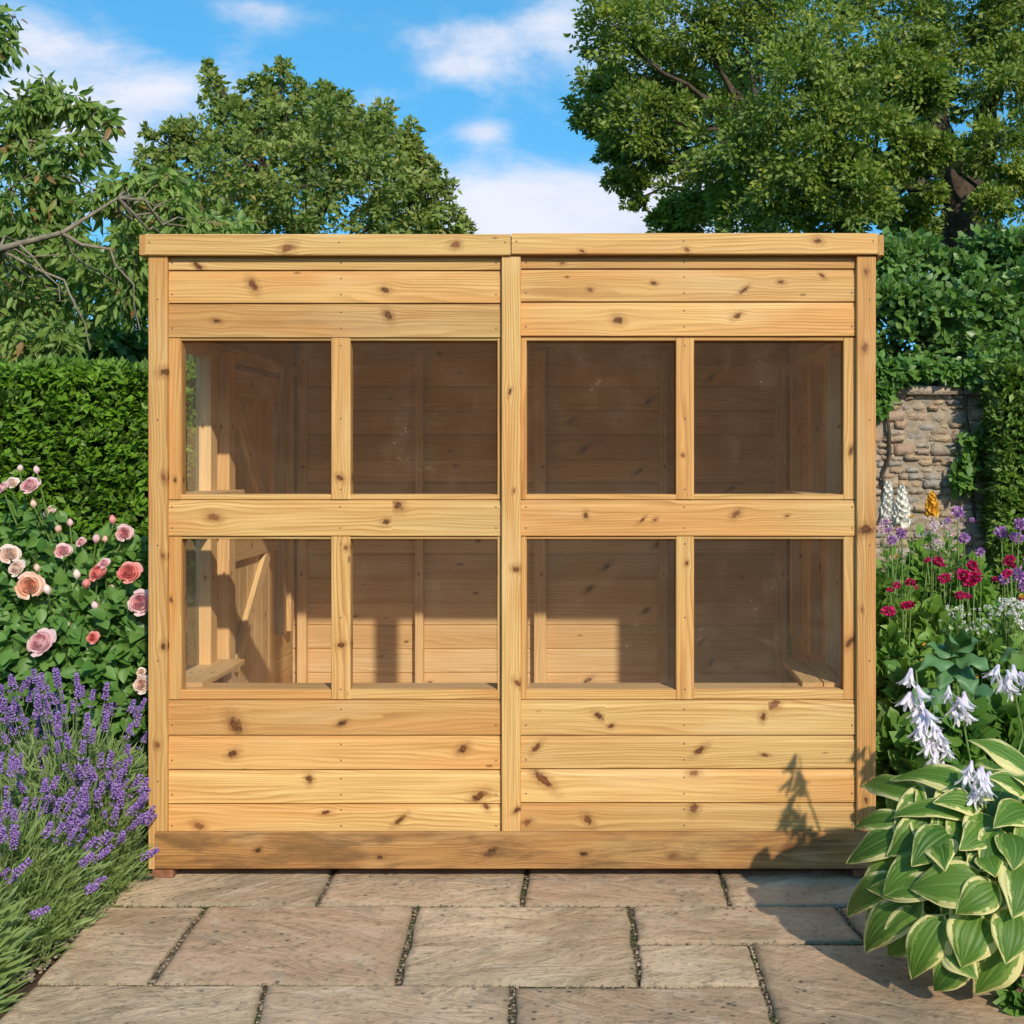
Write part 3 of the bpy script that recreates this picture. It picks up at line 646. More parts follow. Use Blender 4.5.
# side walls: lower cladding, window zone at the front, boards or a door behind
def side_wall(sx):
    xo = XL+.004 if sx < 0 else XR-.004          # outer face
    Ld, = ((0, -1, 0),) if sx < 0 else ((0, 1, 0),)
    def brd(y0, y1, z0, z1, off=0, th=.016, kn=(), hue=.0, mat=None, tgt=None, ship=True):
        O = Vector((xo+(-off if sx < 0 else off), y1 if sx < 0 else y0, z0)); h = z1-z0
        pr = [(0, -.002), (.0015, 0), (h-.024, 0), (h-.016, -.0035), (h-.004, -.0045), (h-.0025, -.012), (h, -.0125), (h, -th), (0, -th)] if ship and h > .06 else None
        tgt.board(O, Ld, ZA, y1-y0, h, th, kn, pr, hue=hue)
    t = Timber(); zz = .03
    while zz < .575:
        brd(.055, YB-.03, zz, min(zz+.113, .585), tgt=t, kn=[(random.uniform(.2, 1.5), .05, .01)], hue=random.uniform(-.2, .3)); zz += .113
    t.build('side_cladding', shed)
    t = Timber(); zz = 1.755
    while zz < ROOF0-.03:
        yend = min(YB-.03, (zz+.1-ROOF0)/dz) if dz else YB
        brd(.055, max(.1, min(YB-.03, (ROOF0-.03-min(zz+.113, ROOF0-.03))/(-dz)+.05)), zz, min(zz+.113, ROOF0-.045), tgt=t, hue=.1); zz += .113
    t.build('side_top_cladding', shed)
    t = Timber(); xg_ = xo+.017 if sx < 0 else xo-.031
    t.board((xg_, 0, 0), XA, YA, .014, 1, .01, (), [(.055, 1.74), (YB-.02, 1.74), (YB-.02, ROOF0-.018+dz*YB), (.055, ROOF0-.018+dz*.055)]); t.build('gable_panel', shed, WOODI)
    # frame timbers: (y0, y1) vertical pieces facing inwards
    xi = xo+.05 if sx < 0 else xo-.05
    def upright(y0, y1, z0, z1, inner, thick, name='stud', tone=None):
        tt = Timber()
        if sx < 0: tt.board((inner, y0, z0), ZA, YA and (0, 1, 0), z1-z0, y1-y0, thick, [(.9, .03, .007)], tone=tone)      # N = z x y = -x -> flip
        else: tt.board((inner, y1, z0), ZA, (0, -1, 0), z1-z0, y1-y0, thick, [(.7, .02, .007)], tone=tone)
        return tt.build(name, shed, WOODI)
    zt = 1.77
    if sx < 0:
        def up(y0, y1, z0, z1, x0, x1, name='stud', tone=None, kn=()):
            tt = Timber(); tt.board((x1, y0, z0), (0, 1, 0), ZA, y1-y0, z1-z0, x1-x0, kn, tone=tone) if False else tt.board((x1, y1, z0), ZA, (0, -1, 0), z1-z0, y1-y0, -.0001 if False else x1-x0, kn, tone=tone)
            return tt
    for (ya, yb2, x_off, wd) in ((.44, .515, .0, .055), (.60, .68, .0, .075)) if sx < 0 else ((.42, .47, .004, .078), (.92, .99, .0, .06), (1.45, 1.51, 0, .06)):
        tt = Timber(); z0_ = .59; xin = xo+wd if sx < 0 else xo-wd
        # board whose front face looks inwards
        if sx < 0: tt.board((xin, ya, z0_), (0, 1, 0), ZA, .01, .01, .001) if False else tt.board((xin, yb2, z0_), ZA, (0, 1, 0) if False else (0, -1, 0), zt-z0_, yb2-ya, 0.0, ())
        tt = Timber()
        c = [(min(xo, xin), ya), (max(xo, xin), ya), (max(xo, xin), yb2), (min(xo, xin), yb2)]
        tt.board((max(xo, xin), ya, z0_), ZA, (-1, 0, 0), zt-z0_, abs(xin-xo), yb2-ya, [(.35, .02, .006), (.9, .03, .006)], tone=1.05)
        tt.build('stud', shed, WOODI)
    # sill ledge and top rail of side window, at both levels
    for z1 in (FZ(686)+.0, FZ(494.5)):
        tt = Timber()
        for k in range(3 if sx > 0 else 2):
            xa = (xo+.004+k*.072) if sx < 0 else (xo-.004-.068-k*.072)
            tt.board((xa+.068, .06, z1+.001), (0, 1, 0), (-1, 0, 0), .50, .068, .018, [(.2, .03, .006)], tone=.95)
        tt.build('side_ledge', shed, WOODI)
    for z0_, z1_ in ((1.745, 1.80), (1.13, 1.205), (.585, .608)):
        tt = Timber(); xa, xb = (xo+.002, xo+.046) if sx < 0 else (xo-.046, xo-.002)
        tt.board((xb, .055, z1_), (0, 1, 0), (-1, 0, 0), (YB-.1) if z0_ > 1.7 else .55, xb-xa, z1_-z0_, tone=.95)
        tt.build('side_rail', shed, WOODI)
    for z0_, z1_ in ((.61, 1.128), (1.208, 1.744)):
        xg = xo+.012 if sx < 0 else xo-.012
        if sx < 0 or True: pane('side_pane', [(xg, .055, z0_), (xg, .44 if sx < 0 else .42, z0_), (xg, .44 if sx < 0 else .42, z1_), (xg, .055, z1_)], shed)
    # remaining wall
    t = Timber()
    ys = .52 if sx < 0 else .47; ye = .60 if sx < 0 else YB-.03
    zz = .59
    while zz < 1.75:
        h_ = min(.113, 1.755-zz); brd(ys-.01, ye+.01, zz, zz+h_, tgt=t, hue=random.uniform(-.2, .4), kn=[((ye-ys)*random.random(), .05, .008)]); zz += .113
    if sx < 0:
        t.build('side_panel', shed, WOODI); t = Timber()
        zz = .03
        while zz < 1.75: brd(1.46, YB-.03, max(zz, .59), max(zz+.113, .6) if zz+.113 < 1.755 else 1.755, tgt=t) if zz+.113 > .59 else None; zz += .113
    t.build('side_panel', shed, WOODI)
side_wall(-1); side_wall(1)
# door in the left side wall, its inner face towards us
dr = Timber(); xd = XL+.03
for k in range(7):
    y0 = .69+k*.11; dr.board((xd-.016, y0, .595), ZA, (0, 1, 0), 1.15, .108, .014, [(random.uniform(.2, 1), .05, .008)], hue=random.uniform(-.2, .5)) if False else dr.board((xd, y0+.108, .595), ZA, (0, 1, 0), .001, .001, .0005) if False else None
def inward(tt, y0, y1, z0, z1, x_in, th, kn=(), along='z', **k):
    """board on the left wall whose broad face looks to +x"""
    if along == 'z': tt.board((x_in, y0, z0), YA, ZA, y1-y0, z1-z0, th, kn, **k) if False else tt.board((x_in, y1, z0), ZA, (0, -1, 0), z1-z0, y1-y0, th, kn, **k)
    else: tt.board((x_in, y0, z0), YA, ZA, y1-y0, z1-z0, th, kn, **k)
# check: z cross -y = +x ; y cross z = +x  -> both look to +x
dr = Timber()
for k in range(7): inward(dr, .69+k*.11, .69+k*.11+.1095, .06, 1.752, xd, .014, [(random.uniform(.2, 1), .05, .008)], hue=random.uniform(-.2, .5))
door = dr.build('door', shed, WOODI)
for z0_, z1_ in ((.62, .71) if False else (.30, .40), (.97, 1.08), (1.62, 1.72)):
    if z0_ < .6: continue
    tt = Timber(); inward(tt, .70, 1.44, z0_, z1_, xd+.024, .022, [(.3, .05, .007)], along='y'); tt.build('door_ledge', door, WOODI)
for (a, b) in (((.80, .56), (1.28, .97)), ((.78, 1.60), (1.30, 1.09))):
    tt = Timber(); v = Vector((0, b[0]-a[0], b[1]-a[1])); Lh = v.normalized(); N = Vector((1, 0, 0)); Wd = N.cross(Lh)
    tt.board(Vector((xd+.022, a[0], a[1]))-Wd*.035, Lh, Wd, v.length, .07, .02, [(.3, .03, .006)], tone=1.08); tt.build('door_brace', door, WOODI)
for y0, y1 in ((1.47, 1.52), (1.60, 1.66)):
    tt = Timber(); inward(tt, y0, y1, .59, 1.78, XL+.065, .05, [(.5, .02, .006)]); tt.build('stud', shed, WOODI)
# feet under the plinth
for px in (165, 862):
    x_ = FX(px); box_mesh('foot', x_-.034, x_+.034, -.022, .12, 0.002, FZ(869)-.001 if False else .028, BRICK, shed)
for k in range(2):
    y0 = .6+k*.8; box_mesh('bearer', XL+.03, XR-.03, y0, y0+.06, .002, .055, BRICK, shed)

# ---------------------------------------------------------------- hedges and stone wall
def hedge(name, label, x0, x1, y0, y1, z1, nleaf, size, mat, wob=.03, faces='fltr', group=None):
    c = ((x0+x1)/2, (y0+y1)/2, 0); h = thing(name, label, 'hedge', (c[0], c[1], -.05))
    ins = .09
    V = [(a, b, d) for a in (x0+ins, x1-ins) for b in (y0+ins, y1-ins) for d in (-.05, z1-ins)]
    obj('shade_core', raw_mesh('shade_core', V, [(0, 1, 3, 2), (4, 6, 7, 5), (0, 4, 5, 1), (2, 3, 7, 6), (0, 2, 6, 4), (1, 5, 7, 3)], CORE), h)  # solid box behind the leaves; near-black colour stands in for inner shade
    areas = {'f': (x1-x0)*z1, 't': (x1-x0)*(y1-y0), 'l': (y1-y0)*z1, 'r': (y1-y0)*z1}
    tot = sum(areas[f] for f in faces); P_, N_ = [], []
    for f in faces:
        m_ = int(nleaf*areas[f]/tot); u = rng.random(m_); v = rng.random(m_)
        if f == 'f': p = np.stack([x0+u*(x1-x0), np.full(m_, y0), v*z1], 1); nn = (0, -1, .0)
        elif f == 't': p = np.stack([x0+u*(x1-x0), y0+v*(y1-y0), np.full(m_, z1)], 1); nn = (0, 0, 1)
        elif f == 'l': p = np.stack([np.full(m_, x0), y0+u*(y1-y0), v*z1], 1); nn = (-1, 0, 0)
        else: p = np.stack([np.full(m_, x1), y0+u*(y1-y0), v*z1], 1); nn = (1, 0, 0)
        nn = np.array(nn, float)
        bump = fbm2(p[:, 0]*1.3+p[:, 1], p[:, 2]*1.7+p[:, 1]*.7, 4, 5)*wob+fbm2(p[:, 0]+p[:, 1], p[:, 2]*1.2-p[:, 1], 22, 6)*wob*.55
        p = p+nn*(bump-rng.random(m_)**2*.09)[:, None]
        P_.append(p); N_.append(np.tile(nn, (m_, 1)))
    p = np.concatenate(P_); nn = np.concatenate(N_)
    # gather leaves into small sprays
    g = np.floor(p/.045); hsh = np.sin(g@np.array([127.1, 311.7, 74.7]))*43758.5; hsh = hsh-np.floor(hsh)
    sd_ = np.stack([np.sin(hsh*91), np.cos(hsh*57), np.sin(hsh*33+1)], 1)
    ax = norm(nn*.75+sd_*.55+rng.normal(size=p.shape)*.42+np.array([0, 0, .12])); nrm_ = norm(nn*.6+np.array([0, 0, .8])+rng.normal(size=p.shape)*.5)
    leaves('foliage', p, ax, nrm_, size*(.6+.8*rng.random(len(p))), T_DIAM, mat, h, tint=np.clip(hsh*.6+.4*rng.random(len(p)), 0, 1))
    return h
hedge('clipped_hedge', 'tall clipped bright green hedge behind the rose bush, left of the shed', -5.0, -.6, 1.95, 2.8, 1.80, 85000, .046, HEDGE, .022, 'ft')
hedge('yew_hedge', 'dark green hedge at the right edge running back to the stone wall', CX+2.60, CX+6.5, 4.42, 5.1, 2.02, 62000, .055, YEW, .06, 'lft')

def stone_mat():
    m, n_, out = new_mat('rubble_stone'); t = n_.attr('tint', 'Fac'); p = n_.node('ShaderNodeTexCoord').outputs['Object']
    a = n_.noise(p, 14, 5, .65); b = n_.noise(p, 60, 4, .6)
    r_ = n_.node('ShaderNodeValToRGB'); n_.l.new(t, r_.inputs[0]); cr = r_.color_ramp
    cr.elements[0].color = (.32, .22, .14, 1); cr.elements[1].color = (.46, .38, .27, 1)
    for pos_, c in ((.2, (.4, .29, .18, 1)), (.4, (.26, .24, .22, 1)), (.55, (.36, .33, .29, 1)), (.75, (.34, .22, .15, 1))):
        e = cr.elements.new(pos_); e.color = (c[0]*1.3, c[1]*1.25, c[2]*1.15, 1)
    c = n_.mix(n_.lin(a, .35, .65, 0, .6), r_.outputs[0], (.2, .17, .13)); c = n_.mix(n_.lin(b, .55, .75, 0, .4), c, (.5, .45, .36))
    principled(n_, out, c, .85, .25, n_.bump(n_.m('ADD', a, b), .8, .02)); return m
STONE = stone_mat()
wy = 4.75
wall = thing('stone_wall', 'old rubble stone garden wall with flat coping between shed and dark hedge', 'wall', (CX+2, wy, -.05))
wx0, wx1, wz = CX+.2, CX+2.75, P(900, 392, wy).z
V = []; T = []; TI = []
def block(cx, cz, w, h, yf, dep=.2):
    """one rounded irregular stone"""
    nx, nz = 5, 4; b = len(V); r_ = rng.normal(size=(nz, nx, 3))*.0042; bulge = rng.random()*.010
    for j in range(nz):
        for i in range(nx):
            u = (i/(nx-1)-.5)*2; v = (j/(nz-1)-.5)*2
            k = 1-.05*(abs(u)*abs(v))**3; ed = max(abs(u), abs(v))
            V.append((cx+u*w/2*k+r_[j, i, 0], yf-(bulge*(1-u*u)*(1-v*v))+(.014 if ed > .99 else 0)+r_[j, i, 1]*.7, cz+v*h/2*k+r_[j, i, 2])); 
    for j in range(nz-1):
        for i in range(nx-1): a = b+j*nx+i; T.append((a, a+1, a+nx+1, a+nx))
    # sides going back
    rim = [b+i for i in range(nx)]+[b+j*nx+nx-1 for j in range(1, nz)]+[b+(nz-1)*nx+i for i in range(nx-2, -1, -1)]+[b+j*nx for j in range(nz-2, 0, -1)]
    b2 = len(V)
    for q in rim: V.append((V[q][0], yf+dep, V[q][2]))
    for k in range(len(rim)): T.append((rim[k], b2+k, b2+(k+1) % len(rim), rim[(k+1) % len(rim)]))
    TI.extend([rng.random()]*(len(V)-b))
zc = -.04
while zc < wz-.03:
    h_ = rng.choice([.032, .04, .05, .06, .08, .09]); h_ = min(h_, wz-zc); x_ = wx0+rng.random()*.1
    while x_ < wx1:
        w_ = .04+h_*rng.uniform(.5, 2.0)
        if h_ > .085 and rng.random() < .35:
            block(x_+w_/2, zc+h_*.26, w_-.006, h_*.5-.005, wy+rng.normal()*.008); block(x_+w_/2, zc+h_*.76, w_-.006, h_*.48-.005, wy+rng.normal()*.008)
        else: block(x_+w_/2, zc+h_/2+rng.normal()*.004, w_-.005, h_-.005, wy+rng.normal()*.010)
        x_ += w_
    zc += h_
obj('stonework', tri_mesh('stonework', V, T, STONE, TI), wall)
box_mesh('mortar', wx0, wx1, wy+.012, wy+.4, -.05, wz-.02, plain('lime_mortar', (.30, .24, .17), .95, .1, 20, .35, .5), wall)
V = []; T = []; TI = []; x_ = wx0
while x_ < wx1:
    w_ = rng.uniform(.5, .8); b = len(V)
    for a in (x_, x_+w_-.012):
        for bb in (wy-.045+rng.normal()*.005, wy+.43):
            for c in (wz-.018, wz+.036+rng.normal()*.003): V.append((a, bb, c))
    T += [(b+i, b+j, b+k, b+l) for i, j, k, l in ((0, 1, 3, 2), (4, 6, 7, 5), (0, 4, 5, 1), (2, 3, 7, 6), (0, 2, 6, 4), (1, 5, 7, 3))]; TI += [.58+.1*rng.random()]*8; x_ += w_
obj('coping', tri_mesh('coping', V, T, STONE, TI), wall)
bl = thing('ivy', 'leafy green climber spilling over the top of the stone wall', 'climbing plant', (CX+2, wy-.1, wz))
pp = []
for (px, py, r_, nn) in ((880, 372, 14, 260), (880, 390, 11, 200), (878, 408, 7, 70), (900, 372, 13, 220), (925, 370, 9, 160), (950, 371, 9, 150), (972, 374, 11, 180), (1000, 370, 16, 200), (968, 460, 10, 60), (972, 440, 10, 60), (962, 480, 12, 80)):
    c = np.array(P(px, py, wy-.08)); pp.append(c+rdir(nn)*(rng.random((nn, 1))**.5)*r_/144*np.array([1.2, .9, 1]))
pp = np.concatenate(pp); leaves('foliage', pp, norm(rdir(len(pp))+np.array([0, -.5, -.2])), norm(rdir(len(pp))*.6+np.array([.1, -.7, .6])), .05+.04*rng.random(len(pp)), T_OVAL, GROUNDL, bl)
tubes('stem', [(curve(P(880, 520, wy-.03), P(884, 370, wy-.05), (.05, 0, 0), 8, .015), .012), (curve(P(975, 520, wy-.03), P(960, 372, wy-.05), (.03, 0, 0), 8, .015), .01)], BARK, bl)

# ---------------------------------------------------------------- trees and shrubs
def clumps(name, label, cat, base, blobs, mat, bark, per, lsize, tmpl=T_DIAM, group=None, trunk=None, flat=.85, sub=24, drop=0.0, subr=.30, limb=.03, core=True, up=.35, swell=1.0, stray=.22):
    """blobs: (px, py, radius px, Y). each blob becomes many small leaf clusters on and in a ball"""
    t = thing(name, label, cat, base, group); P_, A_, N_, TI_ = [], [], [], []; centres = []; tw = []
    for (px, py, r_, Y) in blobs:
        c = np.array(P(px, py, Y)); rad = r_*(Y+D)/F; centres.append((c, rad))
        ns = max(5, int(sub*(.6+.4*rng.random())*(1 if r_ > 14 else .6))); dirs = rdir(ns); rr = rng.random((ns, 1))**.38*np.where(rng.random((ns, 1)) < stray, rng.uniform(1.0, 1.55, (ns, 1)), 1.0)
        subc = c+dirs*rr*rad*swell*np.array([1, 1, flat])
        for k in range(ns):
            m_ = max(3, int(per*rng.uniform(.5, 1.4)*min(1, max(.12, (r_/26)**1.2)))); sr = rad*subr*rng.uniform(.6, 1.35)
            o_ = rng.normal(size=(m_, 3))*sr*np.array([.62, .62, .42]); o_[:, 2] -= drop*np.abs(o_[:, 0]+o_[:, 1])
            P_.append(subc[k]+o_); out_ = norm(dirs[k]*.6+norm(o_)*.9+np.array([0, 0, -drop])); A_.append(norm(out_+rng.normal(size=(m_, 3))*.45))
            N_.append(norm(np.array([0, 0, 1.0])*up+norm(o_)*.4+rng.normal(size=(m_, 3))*.55+np.array([.12, -.35, 0]))); TI_.append(np.clip(rng.normal(size=m_)*.18+rng.random()*.7+.15, 0, 1))
            if k % 2 == 0: tw.append((curve(c, subc[k], rng.normal(size=3)*rad*.05, 4), np.linspace(.012, .004, 4)*max(.4, rad)))
    P_ = np.concatenate(P_); 
    leaves('crown', P_, np.concatenate(A_), np.concatenate(N_), lsize*(.6+.7*rng.random(len(P_))), tmpl, mat, t, np.concatenate(TI_))
    if trunk:
        its = list(trunk['main']); forks = trunk['forks']
        for c, rad in centres:
            f = min(forks, key=lambda q: np.linalg.norm(np.array(q)-c)+(0 if q[2] < c[2]+.3 else 2)); L_ = np.linalg.norm(np.array(f)-c)
            its.append((curve(f, c, (0, 0, -.06*L_), 7, .03*L_**.5), np.linspace(limb*(.6+.12*L_), limb*.25, 7)))
        tubes('trunk', its+tw, bark, t, 6)
    return t
# great oak on the right
OY = 13.0
tb = P(965, 455, OY); tb.z = -.06
ok = []
for (px, py, r_, dy) in ((612, 28, 34, -1), (650, 60, 42, 0), (600, 82, 24, .5), (640, 118, 36, -.5), (596, 118, 20, 0), (618, 150, 17, .3), (628, 180, 15, 0), (636, 200, 10, 0), (660, 150, 30, .5), (700, 30, 48, 0), (690, 98, 44, .6),
                         (740, 70, 50, 1), (760, 15, 50, 0), (742, 140, 46, -1.8), (700, 195, 32, -.4), (672, 222, 22, 0), (735, 205, 40, -1), (790, 100, 52, -2.5), (800, 165, 50, -2.6), (830, 60, 50, -2.2), (850, 120, 50, -2.8), (780, 215, 46, -2), (850, 190, 44, -2.6),
                         (840, 235, 36, -1.5), (890, 80, 46, -2), (880, 20, 46, 0), (905, 215, 30, -1.2), (930, 40, 44, .8), (900, 150, 34, -2.3), (975, 30, 46, .5), (1010, 80, 42, -.6), (1000, 140, 34, -1.6), (1024, 190, 34, -1.2), (990, 205, 18, -1.8), (940, 100, 26, 1.4), (922, 92, 24, -2.4), (938, 150, 15, -2.4), (918, 60, 26, -2), (1030, 20, 50, 0),
                         (930, 190, 14, -2), (920, 245, 24, 1.5), (1000, 245, 26, 1.5), (660, -30, 50, 0), (740, -50, 55, 0), (830, -50, 60, 0), (920, -50, 60, 0), (1010, -50, 60, 0), (1080, 60, 55, 0), (1085, 160, 50, 0), (860, 90, 50, 2.5), (780, 50, 50, 2.5), (720, 110, 46, 2.6), (800, 190, 46, 2.5), (870, 170, 34, 3)):
    ok.append((px, py, r_, OY+dy))
f1, f2, f3 = P(962, 205, OY), P(938, 130, OY), P(985, 110, OY); f4, f5 = P(860, 170, OY), P(925, 60, OY)
f6 = P(760, 120, OY); f7 = P(1030, 40, OY)
clumps('oak_tree', 'huge broad oak with a thick dark trunk filling the upper right sky', 'tree', tb, ok, OAK, BARK, 105, .078, T_DIAM,
       trunk={'main': [(curve(tb, f1, (.05, 0, 0), 7, .03), np.linspace(.5, .27, 7)), (curve(f1, f2, (.05, 0, 0), 5), np.linspace(.24, .17, 5)), (curve(f1, f3, (.1, 0, 0), 5), np.linspace(.22, .15, 5)), (curve(f2, f5, (0, 0, 0), 5), np.linspace(.17, .1, 5)),
                       (curve(f1, f4, (0, 0, .1), 6), np.linspace(.13, .09, 6)), (curve(f4, f6, (0, 0, .2), 6), np.linspace(.09, .05, 6)), (curve(f3, f7, (0, 0, .1), 5), np.linspace(.13, .07, 5))], 'forks': [f2, f3, f4, f5, f6, f7]}, sub=38, limb=.05, subr=.26, swell=1.12)
# round tree behind the shed roof, left of centre
MY = 10.0; tb = P(300, 455, MY); tb.z = -.06
mb = [(px, py, r_, MY+dy) for (px, py, r_, dy) in ((208, 66, 5, 0), (213, 82, 8, 0), (216, 104, 12, 0), (236, 108, 9, 0), (283, 66, 6, 0), (270, 82, 11, .2), (296, 88, 13, 0), (262, 104, 20, .3), (300, 112, 26, 0), (326, 86, 8, .3), (335, 106, 16, .3), (352, 112, 7, 0), (384, 122, 7, 0), (412, 128, 6, 0), (404, 140, 9, 0), (150, 132, 5, 0), (178, 128, 7, 0), (436, 172, 6, 0), (448, 190, 7, 0), (240, 130, 30, 0), (200, 140, 20, 0), (168, 150, 17, 0), (150, 165, 12, 0), (285, 140, 40, -.6), (335, 140, 36, -.4), (370, 128, 20, .2), (385, 150, 26, 0), (412, 150, 12, 0), (415, 172, 18, .2),
                                                   (200, 180, 36, -.3), (165, 195, 26, 0), (250, 180, 42, -.9), (310, 185, 46, -1), (370, 185, 38, -.6), (425, 198, 18, 0), (450, 215, 14, 0), (410, 215, 30, -.2), (170, 230, 34, 0), (230, 225, 44, -.6), (300, 230, 46, -.9), (365, 230, 42, -.6), (465, 228, 8, 0), (300, 300, 60, 0), (380, 300, 50, 0), (200, 300, 50, 0), (290, 150, 40, 1), (240, 190, 40, 1.2), (350, 180, 40, 1.2), (430, 240, 24, 0))]
g1 = P(300, 250, MY)
clumps('ash_tree', 'round crowned tree rising behind the left half of the shed roof', 'tree', tb, mb, ASH, BARK, 52, .075, T_DIAM,
       trunk={'main': [(curve(tb, g1, (.1, 0, 0), 6, .02), np.linspace(.2, .12, 6)), (curve(g1, P(270, 170, MY), (0, 0, 0), 5), np.linspace(.1, .05, 5)), (curve(g1, P(340, 170, MY), (0, 0, 0), 5), np.linspace(.1, .05, 5))], 'forks': [g1, P(270, 170, MY), P(340, 170, MY)]}, sub=34, limb=.03, subr=.22, swell=1.25, stray=.4)
# cherry leaning in from the left
CY = 3.7; tb = P(-230, 455, CY); tb.z = -.06
cb = [(px, py, r_, CY+dy) for (px, py, r_, dy) in ((12, 16, 9, 0), (4, 38, 8, 0), (-20, 30, 30, 0), (52, 82, 12, 0), (45, 100, 16, 0), (20, 112, 24, 0), (75, 105, 16, 0), (95, 112, 10, 0), (112, 122, 6, 0), (-20, 110, 40, 0), (30, 145, 30, 0), (75, 150, 24, 0), (88, 135, 14, 0), (10, 190, 40, 0), (60, 185, 24, .2), (100, 190, 24, 0), (130, 185, 22, 0), (165, 180, 16, 0), (60, 215, 24, .2), (130, 215, 24, 0), (185, 200, 14, 0),
                                                   (175, 212, 20, 0), (210, 225, 16, .2), (240, 222, 12, .4), (20, 240, 36, 0), (80, 250, 30, 0), (135, 250, 30, 0), (190, 250, 28, 0), (20, 290, 36, 0), (75, 300, 30, 0), (130, 290, 26, 0), (20, 335, 22, -.2), (60, 335, 20, -.2), (-50, 200, 50, 0), (-50, 300, 50, 0), (-90, 60, 50, 0), (-120, 160, 60, 0))]
h1 = P(-200, 300, CY); h2 = P(0, 249, CY-.55); h3 = P(62, 233, CY-.65); h4 = P(118, 198, CY-.6)
clumps('cherry_tree', 'cherry tree with long drooping leaves and a bare slanting branch at upper left', 'tree', tb, cb, CHERRY, BARKL, 24, .088, T_LONG,
       trunk={'main': [(curve(tb, h1, (.05, 0, 0), 6, .02), np.linspace(.16, .11, 6)), (curve(h1, h2, (0, 0, -.05), 5), np.linspace(.04, .020, 5)), (curve(h2, h3, (0, 0, .0), 4), np.linspace(.020, .015, 4)), (curve(h3, h4, (0, 0, .0), 4), np.linspace(.014, .007, 4)), (curve(h3, P(140, 330, CY-.3), (.1, 0, .1), 7, .02), np.linspace(.012, .004, 7)), (curve(h2, P(90, 350, CY-.3), (.1, 0, .1), 7, .02), np.linspace(.010, .004, 7)),
                       (curve(P(20, 245, CY-.6), P(60, 300, CY-.5), (.05, 0, 0), 5, .01), np.linspace(.008, .003, 5)), (curve(h1, P(0, 150, CY), (0, 0, .1), 5), np.linspace(.06, .03, 5)), (curve(h1, P(-60, 40, CY), (0, 0, .1), 5), np.linspace(.06, .03, 5))], 'forks': [h1, h2, h3, h4, P(0, 150, CY), P(-60, 40, CY)]}, sub=20, drop=.75, subr=.42, limb=.012, up=.2)
# dark shrubs beyond the clipped hedge
def shrub(name, label, px, Y, blobs, mat, per, ls, tm=T_OVAL, sub=22, cat='shrub', group=None):
    b = P(px, 455, Y); b.z = -.06; forks = [Vector((b.x, b.y, .6)), Vector((b.x-.3, b.y, 1.2)), Vector((b.x+.3, b.y, 1.2))]
    return clumps(name, label, cat, b, blobs, mat, BARK, per, ls, tm, group, trunk={'main': [(curve(b, forks[0]), .05), (curve(forks[0], forks[1]), .035), (curve(forks[0], forks[2]), .035)], 'forks': forks}, sub=sub, limb=.014)
SY = 5.0
shrub('broadleaf_shrub', 'dense dark green shrub beyond the clipped hedge below the cherry tree', 40, SY, [(px, py, r_, SY+dy) for (px, py, r_, dy) in ((10, 300, 42, 0), (60, 290, 40, .3), (110, 300, 38, 0), (30, 345, 40, -.2), (80, 345, 38, -.2), (120, 350, 36, -.1), (-40, 320, 50, 0), (70, 260, 30, .5), (20, 255, 32, .6), (40, 390, 40, 0), (110, 390, 40, 0))], SHRUB, 50, .075)
shrub('tall_shrub', 'leafy green shrub between the cherry tree and the shed roof corner', 185, SY+.6, [(px, py, r_, SY+.6+dy) for (px, py, r_, dy) in ((150, 240, 28, 0), (190, 235, 28, 0), (140, 280, 32, 0), (190, 280, 36, 0), (230, 250, 28, 0), (150, 330, 36, 0), (200, 330, 40, 0), (245, 300, 36, 0), (150, 380, 36, 0), (230, 370, 40, 0))], SHRUB, 50, .075)
LY = 7.0
shrub('laurel_shrub', 'big glossy laurel shrub above the stone wall to the right of the shed', 950, LY, [(px, py, r_, LY+dy) for (px, py, r_, dy) in ((890, 262, 24, 0), (915, 255, 22, .3), (985, 260, 26, .2), (1015, 255, 28, 0), (955, 275, 26, 0), (905, 300, 32, -.3), (950, 310, 32, -.4), (1000, 300, 34, -.3), (1040, 310, 34, 0), (890, 340, 30, -.2), (930, 345, 32, -.4), (975, 345, 34, -.4), (1020, 345, 34, -.3), (860, 300, 30, 0), (830, 330, 36, 0), (880, 375, 30, 0), (960, 385, 34, 0), (915, 388, 26, .3), (938, 392, 26, .3), (1040, 370, 34, 0), (1080, 320, 40, 0))], LAUREL, 56, .08)
shrub('background_shrub', 'dark shrub filling the gap under the great oak behind the laurel', 930, LY+3, [(px, py, r_, LY+3+dy) for (px, py, r_, dy) in ((860, 270, 26, 0), (905, 250, 20, 0), (1010, 262, 24, 0), (1050, 270, 30, 0), (900, 300, 40, 0), (1000, 300, 40, 0), (800, 300, 40, 0), (950, 320, 50, 0))], LAUREL, 24, .12)
# ---- insert plants
hedge('far_hedge', 'tall garden hedge behind the viewer, seen only reflected in the shed panes', -11, 11, -15.5, -14.0, 4.2, 16000, .30, YEW, .25, 'f')
